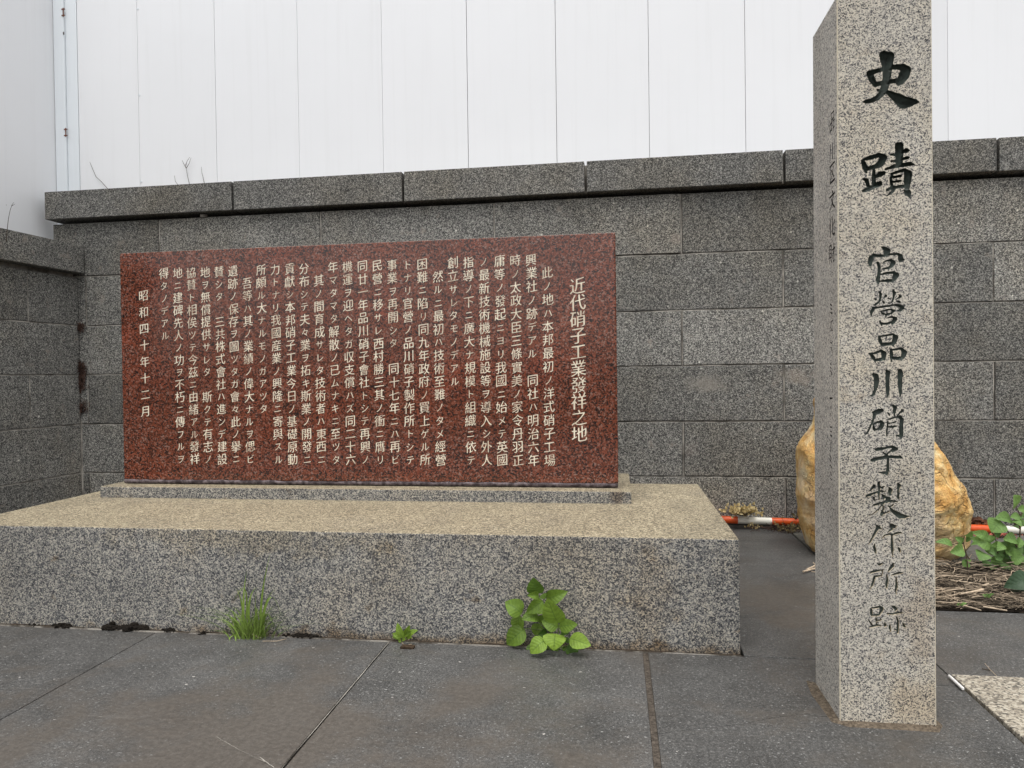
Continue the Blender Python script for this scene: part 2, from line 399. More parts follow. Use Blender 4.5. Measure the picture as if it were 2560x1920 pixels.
def rock_mat():
    t = NT('ochre boulder')
    n = t.noise(9, 7, 0.65, dist=0.5)
    c = t.ramp(n, [(0.25, (0.34, 0.16, 0.045)), (0.40, (0.62, 0.36, 0.12)), (0.52, (0.74, 0.51, 0.23)), (0.66, (0.82, 0.71, 0.48))])
    e = t.vor(11, 'DISTANCE_TO_EDGE', co=t.warp(0.30, 7))
    cr = t.ramp(e.outputs['Distance'], [(0.0, 1.0), (0.035, 0.0)])
    cr = t.math('MULTIPLY', cr, t.ramp(t.noise(7, 3), [(0.42, 0.0), (0.6, 1.0)]))
    c = t.mix(t.math('MULTIPLY', cr, 0.35), c, (0.16, 0.075, 0.03))
    f = t.noise(120, 4, 0.7)
    c = t.mix(0.35, c, t.ramp(f, [(0.3, (0.15, 0.08, 0.03)), (0.65, (0.85, 0.7, 0.45))]), 'OVERLAY')
    c = t.mix(t.math('MULTIPLY', t.ramp(t.noise(26, 6, 0.75, dist=1.0), [(0.54, 0.0), (0.68, 1.0)]), 0.4), c, (0.30, 0.16, 0.06))
    c = t.mix(t.math('MULTIPLY', t.ramp(t.noise(5, 3, 0.6), [(0.5, 0.0), (0.66, 1.0)]), 0.5), c, (0.85, 0.76, 0.58))
    t.bump(t.math('SUBTRACT', t.math('ADD', n, t.math('MULTIPLY', f, 0.16)), t.math('MULTIPLY', cr, 0.25)), 0.035, 1.0)
    return t.done(c, 0.75, 0.3)
M['rock'] = rock_mat()

def leaf_mat(name, dark, light, vein, transl=0.3, rough=0.5):
    t = NT(name)
    uvn = t.n.new('ShaderNodeUVMap'); uvn.uv_map = 'UVMap'
    sx = t.n.new('ShaderNodeSeparateXYZ'); t.lk(uvn.outputs[0], sx.inputs[0])
    u, v = sx.outputs[0], sx.outputs[1]                     # u -1..1 across, v 0..1 along
    au = t.math('ABSOLUTE', u)
    mid = t.math('LESS_THAN', au, 0.055)
    ph = t.math('FRACT', t.math('MULTIPLY', t.math('SUBTRACT', v, t.math('MULTIPLY', au, 0.22)), 6.5))
    lat = t.math('LESS_THAN', ph, 0.13)
    base = t.ramp(t.attr('tone'), [(0.0, dark), (1.0, light)])
    n = t.noise(90, 4, 0.6)
    base = t.mix(1.0, base, t.ramp(n, [(0.3, 0.78), (0.7, 1.15)]), 'MULTIPLY')
    c = t.mix(t.math('MULTIPLY', t.math('MAXIMUM', mid, t.math('MULTIPLY', lat, 0.6)), 0.45), base, vein)
    h = t.math('SUBTRACT', t.math('SINE', t.math('MULTIPLY', ph, math.pi)), t.math('MULTIPLY', mid, 0.8))
    t.bump(h, 0.0012, 0.6)
    t.done(c, rough, 0.35)
    tr = t.n.new('ShaderNodeBsdfTranslucent'); t.lk(c, tr.inputs[0])
    mx = t.n.new('ShaderNodeMixShader'); mx.inputs[0].default_value = transl
    out = [q for q in t.n if q.type == 'OUTPUT_MATERIAL'][0]
    t.lk(t.b.outputs[0], mx.inputs[1]); t.lk(tr.outputs[0], mx.inputs[2]); t.lk(mx.outputs[0], out.inputs[0])
    return t.mat
M['weed_leaf'] = leaf_mat('fresh weed leaf', (0.035, 0.09, 0.012), (0.25, 0.38, 0.045), (0.06, 0.13, 0.02))
M['shrub_leaf'] = leaf_mat('shrub leaf', (0.06, 0.13, 0.035), (0.25, 0.42, 0.11), (0.12, 0.22, 0.06))
M['broad_leaf'] = leaf_mat('dull broad leaf', (0.03, 0.058, 0.03), (0.06, 0.11, 0.055), (0.05, 0.09, 0.045), 0.2)
M['sedum_leaf'] = leaf_mat('yellowed sedum leaf', (0.42, 0.30, 0.11), (0.80, 0.66, 0.36), (0.5, 0.4, 0.15))
M['creeper_leaf'] = leaf_mat('brown green creeper leaf', (0.08, 0.065, 0.03), (0.32, 0.25, 0.11), (0.15, 0.12, 0.06))
M['grass'] = simple('grass blade', (0.15, 0.225, 0.04), 0.55, 0.3, 40, 0.2, tone=0.6)

# ------------------------------------------------------------------ the ground
U = 0.85 / 1.4
g = MB(); g.box((-60, -60, -0.5), (60, 60, -0.03))
struct(g.build('ground', M['dark_mortar']))

YF = 2.213                                   # front face of the plinth
PX0, PX1, PYB, PZ = -2.355, 0.363, 3.31, 0.3455
JX = [-3.98, -3.17, -2.36, -1.548, -0.731, 0.079]
pv = MB()
gap = 0.0025
def slab(x0, x1, y0, y1, gx0=gap, gx1=gap, gy=gap):
    pv.prism([(x0 + gx0, y0 + gy), (x1 - gx1, y0 + gy), (x1 - gx1, y1 - gy), (x0 + gx0, y1 - gy)], -0.028,
             random.uniform(-0.0008, 0.0008), 0.003, 0, random.random())
YJ = YF - 0.022
for a, b in zip(JX[:-1], JX[1:]):
    slab(a, b, 0.9, YJ, gx0=0.0042 if a == -0.731 else gap, gx1=0.008 if b == 0.079 else 0.0042 if b == -0.731 else gap)
    slab(a, b, -0.4, 0.9)
# the broken slab round the pillar: three pieces split by cracks
c2 = [on_z(1789, 1633)[:2], on_z(1845, 1660)[:2], on_z(1900, 1673)[:2], on_z(1968, 1684)[:2], on_z(2035, 1707)[:2]]
c1 = [on_z(1648, 1834)[:2], on_z(1740, 1821)[:2], on_z(1850, 1811)[:2], on_z(1930, 1794)[:2], on_z(2000, 1785)[:2]]
def off(pl, d): return [(p[0], p[1] + d) for p in pl]
c2[0] = np.array([c2[0][0], YJ])
xl, xr = 0.079 + 0.009, 0.903
pv.prism([(c2[0][0] + 0.0006, YJ)] + off(c2[1:], 0.0004) + [(0.60, 2.05), (xr, 2.05), (xr, YJ)], -0.028, 0.0, 0.0007, 0, 0.45)
pv.prism([(xl, c1[0][1])] + off(c1, 0.0004) + [(0.62, 1.82), (0.62, 2.046)] + off(c2[:0:-1], -0.0004) + [(c2[0][0] - 0.0006, YJ), (xl, YJ)], -0.028, 0.0004, 0.0009, 0, 0.55)
pv.prism([(xl, 0.9)] + [(xl, c1[0][1] - 0.0004)] + off(c1, -0.0016) + [(0.616, 1.816), (0.624, 2.046), (xr, 2.046), (xr, 0.9)], -0.028, 0.0002, 0.0009, 0, 0.5)
slab(0.083, 0.905, -0.4, 0.9)
pv.box((xl + 0.01, 0.95, -0.028), (xr - 0.01, YJ - 0.004, -0.004), 0, 1)
# path between plinth and planting, and slabs on the right
slab(PX1 + 0.006, 0.905, YJ + 0.002, 3.26); slab(PX1 + 0.006, 0.905, 3.26, 4.0)
slab(0.905, 1.8, 2.124, 2.69); slab(1.8, 2.7, 2.124, 2.69); slab(2.7, 3.6, 2.124, 2.69); slab(3.6, 4.5, 2.124, 2.69); slab(4.5, 6.0, 2.124, 2.69)
for a, b in zip(JX + [0.905, 1.73, 2.6, 3.43, 4.25, 5.1], (JX + [0.905, 1.73, 2.6, 3.43, 4.25, 5.1, 6.0])[1:]):
    for y in (-0.4, -1.7, -3.0): slab(a, b, y - 1.3, y)
    if a > 0.9: slab(a, b, -0.4, 1.2)
for a, b in ((2.6, 3.43), (3.43, 4.25), (4.25, 6.0)): slab(a, b, 1.2, 2.124)
slab(-3.3, PX0 - 0.006, YJ + 0.002, 3.2); slab(-3.3, PX0 - 0.006, 3.2, 4.0); slab(PX0 - 0.006, PX1 + 0.006, PYB + 0.01, 4.0)
struct(pv.build('pavement', [M['paver'], M['joint_dirt']]))
# mortar in the wide joint and along the plinth foot
mj = MB()
mj.box((0.0715, -0.4, -0.029), (0.0875, YJ, -0.003))
struct(mj.build('joint_filling', M['sand_mortar']))
mk = MB(); P = []
for i in range(160):                         # pale broken mortar along one edge of the next joint
    y = 0.9 + (YJ - 0.9) * i / 159; k = mnoise.noise((y * 9, 1.7, 0)); k2 = mnoise.noise((y * 40, 4.2, 0))
    w = max(0.0004, 0.0022 + 0.0022 * k + 0.001 * k2)
    P.append([(-0.7348, y, -0.003), (-0.7348 + w, y, -0.0025 + 0.001 * k2)])
mk.grid(P)
struct(mk.build('joint_pointing', M['mortar']))
sc2 = MB()
def scratch(pts, w):
    Q = [on_z(x, y, 0.0009) for x, y in pts]; R_ = []
    for a, b in zip(Q[:-1], Q[1:]):
        for k in range(8):
            p = a + (b - a) * k / 8; n_ = mnoise.noise((p[0] * 60, p[1] * 60, 3)); d = (b - a)[:2]; d = np.array([-d[1], d[0]]) / (np.linalg.norm(d) + 1e-9)
            p2 = p[:2] + d * 0.003 * n_; ww = max(0.0002, w * (0.6 + 0.9 * n_))
            R_.append([(p2[0] - d[0] * ww, p2[1] - d[1] * ww, 0.0011), (p2[0] + d[0] * ww, p2[1] + d[1] * ww, 0.0011)])
    sc2.grid(R_)
scratch([(542, 1842), (575, 1862), (620, 1885), (660, 1903), (690, 1922)], 0.0009)
scratch([(622, 1890), (650, 1893), (668, 1908)], 0.0014)
scratch([(905, 1697), (960, 1701), (1015, 1703)], 0.0008)
struct(sc2.build('scratches', M['mortar']))
mf = MB()
P = []
for i in range(200):
    x = PX0 + (PX1 - PX0) * i / 199
    w = mnoise.noise((x * 9, 3.1, 0)); w2 = mnoise.noise((x * 30, 7.7, 0))
    P.append([(x, YJ - 0.004, -0.012), (x, YJ + 0.004, -0.001 + 0.001 * w2), (x, YJ + 0.010, -0.004 + 0.003 * w), (x, YF - 0.003, -0.003 + 0.005 * w + 0.003 * w2), (x, YF + 0.01, 0.001 + 0.008 * w + 0.004 * w2)])
mf.grid(P)
struct(mf.build('joint_dirt', M['joint_dirt']))
ml = MB()
P = []
for i in range(240):
    x = PX0 + (PX1 - PX0) * i / 239
    w = 0.0025 * (1 + mnoise.noise((x * 14, 9.1, 0))) + 0.001
    P.append([(x, YJ - 0.0035, -0.01), (x, YJ - 0.002, 0.0022), (x, YJ - 0.002 + w, 0.0026), (x, YJ + w, -0.01)])
ml.grid(P)
M['pale_line'] = simple('weathered joint mortar', (0.22, 0.205, 0.18), 0.95, 0.1, 14, 0.2, 0.001, col2=(0.055, 0.048, 0.04), lo=0.42, hi=0.58)
struct(ml.build('joint_mortar', M['pale_line']))
ls = MB()
ls.box((0.912, 1.203, -0.028), (2.597, 2.118, 0.004), 0.003)
struct(ls.build('stone_paving', M['light_granite']))
cp = MB(); cp.box((0.91, 3.29, -0.03), (6.0, 3.99, 0.004), 0.004)
struct(cp.build('concrete_pad', M['concrete']))
kb = MB()
kb.box((PX1 + 0.02, 4.0, -0.03), (6.0, 4.06, 0.018), 0.004)
struct(kb.build('kerb', M['kerb']))
# planting bed soil, gently mounded
sb = MB()
P = []
for i in range(60):
    y = 2.692 + (3.30 - 2.692) * i / 59
    row = []
    for j in range(100):
        x = 0.95 + (6.0 - 0.95) * j / 99
        e = min(i, 59 - i) / 10.0
        z = 0.002 + 0.022 * min(1, e) + 0.014 * mnoise.noise((x * 7, y * 7, 0)) * min(1, e) + 0.006 * mnoise.noise((x * 30, y * 30, 1))
        row.append((x, y, z))
    P.append(row)
sb.grid(P)
struct(sb.build('soil', M['soil']))

# ------------------------------------------------------------------ granite walls
YW, YC = 4.053, 4.0
ZJ = [0.0, 0.273, 0.58, 0.8925, 1.2015, 1.515, 1.852]
CX0 = [-3.542, -2.271, -1.210, -0.154, 0.909, 1.964, 3.02, 4.07, 5.12, 6.05]
bw = thing('granite_wall', 'long dark grey granite block wall with overhanging coping behind the monument', 'wall', (-0.5, YW, 0))
mb = MB()
BL = 1.054
odd, even = [0.369 + BL * k for k in range(-5, 6)], [0.91 + BL * k for k in range(-5, 6)]
jg = 0.0058
XL, XR = -3.53, 6.0
for r in range(6):
    js = sorted([XL] + [x for x in (even if r % 2 == 0 else odd) if XL + 0.1 < x < XR - 0.1] + [XR])
    for a, b in zip(js[:-1], js[1:]):
        dy = random.uniform(-0.001, 0.001)
        mb.box((a + jg * random.uniform(0.7, 1.2), YW + dy, ZJ[r] + jg * random.uniform(0.5, 1.0)), (b - jg * random.uniform(0.7, 1.2), YW + 0.1, ZJ[r + 1] - jg * random.uniform(0.5, 1.0)), 0.003, 0, random.random(), 0.0006)
mb.build('masonry', M['wall_granite'], bw)
mm = MB(); mm.box((XL + 0.01, YW + 0.016, 0.0), (XR - 0.01, YW + 0.14, 1.80)); mm.box((XL + 0.03, YW + 0.10, 1.80), (XR - 0.03, YW + 0.14, 1.870))
def ragged(a, b, vertical, fixed, w):
    # pale pointing, worn away in places
    n = max(6, int(abs(b - a) / 0.025)); P = []
    for i in range(n + 1):
        q = a + (b - a) * i / n
        k = mnoise.noise((q * 5.0, fixed * 7.3, 2.0)); k2 = mnoise.noise((q * 23.0, fixed * 3.1, 5.0))
        d = YW + 0.0035 + max(0.0, 0.007 * (-k - 0.05)) + 0.001 * k2
        ww = w * (0.75 + 0.35 * k2 + 0.3 * k)
        P.append([(fixed - ww, d, q), (fixed + ww, d, q)] if vertical else [(q, d, fixed - 0.0058), (q, d, fixed - 0.0058 + 2 * ww)])
    mm.grid(P, smooth=False)
for r in range(1, 6): ragged(XL + 0.1, XR - 0.1, False, ZJ[r], 0.0038)
for r in range(6):
    for x in (even if r % 2 == 0 else odd):
        if XL + 0.1 < x < XR - 0.1: ragged(ZJ[r], ZJ[r + 1] - 0.006, True, x, 0.0042)
for x in CX0[1:-1]: mm.box((x - 0.012, 4.0 + 0.055, 1.876), (x + 0.012, YW + 0.11, 2.034))
mm.build('mortar', M['mortar'], bw)
CX = [-3.542, -2.271, -1.210, -0.154, 0.909, 1.964, 3.02, 4.07, 5.12, 6.05]
for a, b in zip(CX[:-1], CX[1:]):
    cs = MB(); cs.box((a + 0.007, YC, 1.871 + random.uniform(-0.001, 0.001)), (b - 0.007, YW + 0.13, 2.042 + random.uniform(-0.001, 0.001)), 0.004, 0, random.random())
    cs.build('coping_stone', M['coping_granite'], bw)
ch = MB(); p = on_y(507, 541, YW - 0.012)
ch.box((p[0] - 0.018, p[1], p[2] - 0.006), (p[0] + 0.022, p[1] + 0.012, p[2] + 0.012), 0.002, jit=0.003)
ch.build('mortar_chip', M['mortar'], bw)
# pale lime run on one block
# low side wall on the left
TH = math.radians(3.45)
sw = thing('side_wall', 'low dark granite block wall with coping running forward along the left edge', 'wall', (-3.36, 3.6, 0))
cx, cy = -3.352, YW
dx, dy_ = -math.sin(TH), -math.cos(TH)         # from the corner towards the camera
nx, ny = math.cos(TH), -math.sin(TH)           # out of the wall, into the court
def L(d, o, z): return (cx + dx * d + nx * o, cy + dy_ * d + ny * o, z)
def lbox(m, d0, d1, o0, o1, z0, z1, bev, tone):
    bm = bmesh.new(); bmesh.ops.create_cube(bm, size=1)
    for v in bm.verts:
        v.co = Vector(L((d0 + d1) / 2 + v.co.x * (d1 - d0), (o0 + o1) / 2 + v.co.y * (o1 - o0), (z0 + z1) / 2 + v.co.z * (z1 - z0)))
    bmesh.ops.recalc_face_normals(bm, faces=bm.faces[:])
    if bev: bmesh.ops.bevel(bm, geom=bm.edges[:], offset=bev, segments=2, affect='EDGES', profile=0.6)
    m.bm(bm, 0, tone)
mb = MB()
for r in range(5):
    js = [0.004] + ([0.37, 1.42, 2.5] if r % 2 == 0 else [0.9, 1.95]) + [3.4]
    z1 = min(ZJ[r + 1], 1.505)
    for a, b in zip(js[:-1], js[1:]):
        lbox(mb, a + jg * 0.9, b - jg * 0.9, -0.1, random.uniform(-0.001, 0.001), ZJ[r] + jg * 0.7, z1 - jg * 0.7, 0.003, random.random())
mb.build('masonry', M['wall_granite'], sw)
mm = MB()
for r in range(1, 5): lbox(mm, 0.001, 3.38, -0.02, -0.003, ZJ[r] - 0.0052, ZJ[r] + 0.0028, 0, 0.5)
for r in range(5):
    for d in ([0.37, 1.42] if r % 2 == 0 else [0.9, 1.95]): lbox(mm, d - 0.0045, d + 0.0045, -0.02, -0.0035, ZJ[r] + 0.003, min(ZJ[r + 1], 1.505) - 0.006, 0, 0.5)
lbox(mm, -0.006, 0.006, -0.02, 0.004, 0.0, 0.60, 0, 0.5)
lbox(mm, 0.001, 3.38, -0.17, -0.016, 0.0, 1.50, 0, 0.5); lbox(mm, 0.001, 3.38, -0.17, -0.04, 1.50, 1.53, 0, 0.5)
mm.build('mortar', M['mortar'], sw)
for a, b in ((0.006, 1.1), (1.108, 2.2), (2.208, 3.4)):
    cs = MB(); lbox(cs, a, b, -0.17, 0.05, 1.53, 1.702, 0.004, random.random())
    cs.build('coping_stone', M['wall_granite'], sw)

# ------------------------------------------------------------------ white construction hoarding
YH = 4.2
ho = thing('construction_hoarding', 'tall white flat panel hoarding rising behind the granite wall', 'hoarding', (0, YH, 0))
seams = [-3.448, -3.02, -2.486, -1.933, -1.391, -0.861, -0.328, 0.209, 0.746, 1.28, 1.812, 2.345, 2.88, 3.41, 3.94, 4.475, 5.01, 5.545, 6.08]
widths = [0.004, 0.0008, 0.0022, 0.0014, 0.0016, 0.003, 0.0026, 0.0024, 0.0022, 0.002, 0.0014] + [0.002] * 8
for k, (a, b) in enumerate(zip(seams[:-1], seams[1:])):
    pm = MB()
    pm.box((a + widths[k] * 0.5, YH + random.uniform(-0.0006, 0.0006), 0.0), (b - widths[k + 1] * 0.5, YH + 0.02, 3.7), 0.0012, 0, random.random(), 0.0005)
    pm.build('panel', M['hoard'], ho)
fr = MB(); fr.box((-3.9, YH + 0.03, 0.0), (6.1, YH + 0.05, 3.68)); fr.build('backing_frame', M['grey_metal'], ho)
for k, (a, b) in enumerate(((-3.61, -3.5345), (-3.5325, -3.4515))):
    pm = MB(); pm.box((a, YH - 0.012 * (1 - k), 0.0), (b, YH + 0.02, 3.7), 0.002); pm.build('post', M['hoard_post'], ho)
for z in [on_y(333, y, YH)[2] for y in (23, 239, 455)]:
    sc_ = MB(); sc_.tube([(-3.012, YH - 0.003, z), (-3.012, YH - 0.0045, z), (-3.012, YH + 0.002, z)][::2], 0.006, 8)
    sc_.build('screw', M['hoard_post'], ho)
for px, py in ((157, 31), (165, 331)):
    p = on_y(px, py, YH - 0.013); X = -3.5335; z = p[2]
    hb = MB(); hb.tube([(X, YH - 0.014, z - 0.028), (X, YH - 0.014, z + 0.028)], 0.0035, 8)
    for sx in (-1, 1):
        for sz in (-1, 1): hb.tube([(X + sx * 0.009, YH - 0.0125, z + sz * 0.02), (X + sx * 0.009, YH - 0.0155, z + sz * 0.02)], 0.0042, 7)
    hb.build('hinge', M['rust'], ho)
lt = MB(); p = on_y(156, 84, YH - 0.013); lt.box((-3.537, YH - 0.017, p[2] - 0.009), (-3.53, YH - 0.012, p[2] + 0.009), 0.001); lt.build('latch', M['dark_metal'], ho)
hr = thing('hoarding_return', 'white hoarding turning forward at the far left edge beside the side wall', 'hoarding', (-3.63, 3.0, 0))
pm = MB(); pm.box((-3.66, 1.6, 0.0), (-3.614, YH - 0.004, 3.7), 0.002); pm.build('panel', M['hoard'], hr)
pm = MB(); pm.box((-3.66, 0.6, 0.0), (-3.614, 1.597, 3.7), 0.002); pm.build('panel', M['hoard'], hr)

# ------------------------------------------------------------------ carved writing
def sdf_chars(chars, xs, ys):
    """signed distance to tapered brush strokes on the lattice xs * ys (pixels of the tracing)"""
    F = np.full((len(ys), len(xs)), 9.0)
    for (ox, oy, unit, data) in chars:
        for st in data.split('|'):
            pts = [tuple(float(q) for q in p.split(',')) for p in st.split(';')]
            pts = [(ox + a * unit, oy + b * unit, w * unit / 2) for a, b, w in pts]
            if len(pts) == 1: pts = pts * 2
            for (x0, y0, r0), (x1, y1, r1) in zip(pts[:-1], pts[1:]):
                rm = max(r0, r1) + 9
                i0, i1 = np.searchsorted(xs, [min(x0, x1) - rm, max(x0, x1) + rm])
                j0, j1 = np.searchsorted(ys, [min(y0, y1) - rm, max(y0, y1) + rm])
                if i0 >= i1 or j0 >= j1: continue
                X, Y = np.meshgrid(xs[i0:i1], ys[j0:j1])
                dx, dy = x1 - x0, y1 - y0
                q = dx * dx + dy * dy + 1e-9
                t = np.clip(((X - x0) * dx + (Y - y0) * dy) / q, 0, 1)
                d = np.hypot(X - x0 - t * dx, Y - y0 - t * dy) - (r0 + t * (r1 - r0))
                F[j0:j1, i0:i1] = np.minimum(F[j0:j1, i0:i1], d)
    return F

def clip_cell(c, f, keep_neg):
    """part of a cell where f<0 (or >=0); returns polygon and the cut points"""
    out, cut = [], []
    for k in range(4):
        a, b = c[k], c[(k + 1) % 4]; fa, fb = f[k], f[(k + 1) % 4]
        if (fa < 0) == keep_neg: out.append((a, fa))
        if (fa < 0) != (fb < 0):
            t = fa / (fa - fb)
            p = (a[0] + (b[0] - a[0]) * t, a[1] + (b[1] - a[1]) * t)
            out.append((p, 0.0)); cut.append((p, fa < 0))
    return out, cut

def carve(face, wall, floor, F, xs, ys, to3, nrm, depth_of, wall_mi=0):
    """cuts the strokes F<0 into a stone face: face outside, sloping walls, sunk floor"""
    ny_, nx_ = F.shape
    V = [[to3(x, y) for x in xs] for y in ys]
    n = len(face.v)
    for row in V: face.v += [tuple(p) for p in row]
    neg = F < 0
    cnt = neg[:-1, :-1].astype(int) + neg[1:, :-1] + neg[:-1, 1:] + neg[1:, 1:]
    nrm = np.array(nrm)
    for j in range(ny_ - 1):
        for i in range(nx_ - 1):
            k = cnt[j, i]
            if k == 0:
                a = n + j * nx_ + i
                face.f.append((a, a + nx_, a + nx_ + 1, a + 1)); face.m.append(0); face.t.append(0.5); face.uv.append(None); face.sm.append(False)
                continue
            c = [(xs[i], ys[j]), (xs[i], ys[j + 1]), (xs[i + 1], ys[j + 1]), (xs[i + 1], ys[j])]
            f = [F[j, i], F[j + 1, i], F[j + 1, i + 1], F[j, i + 1]]
            def sunk(p, fv):
                return np.array(to3(*p)) - nrm * depth_of(p, -fv)
            if k == 4:
                floor.poly([sunk(p, v) for p, v in zip(c, f)], smooth=True)
                continue
            po, _ = clip_cell(c, f, False)
            pi, cut = clip_cell(c, f, True)
            if len(po) > 2: face.poly([to3(*p) for p, v in po])
            if len(pi) > 2: floor.poly([sunk(p, v) for p, v in pi], smooth=True)
            for q in range(0, len(cut) - 1, 2):
                (p0, n0), (p1, n1) = cut[q], cut[q + 1]
                wall.poly([to3(*p0), to3(*p1), sunk(p1, 0), sunk(p0, 0)], wall_mi(p0) if callable(wall_mi) else wall_mi)

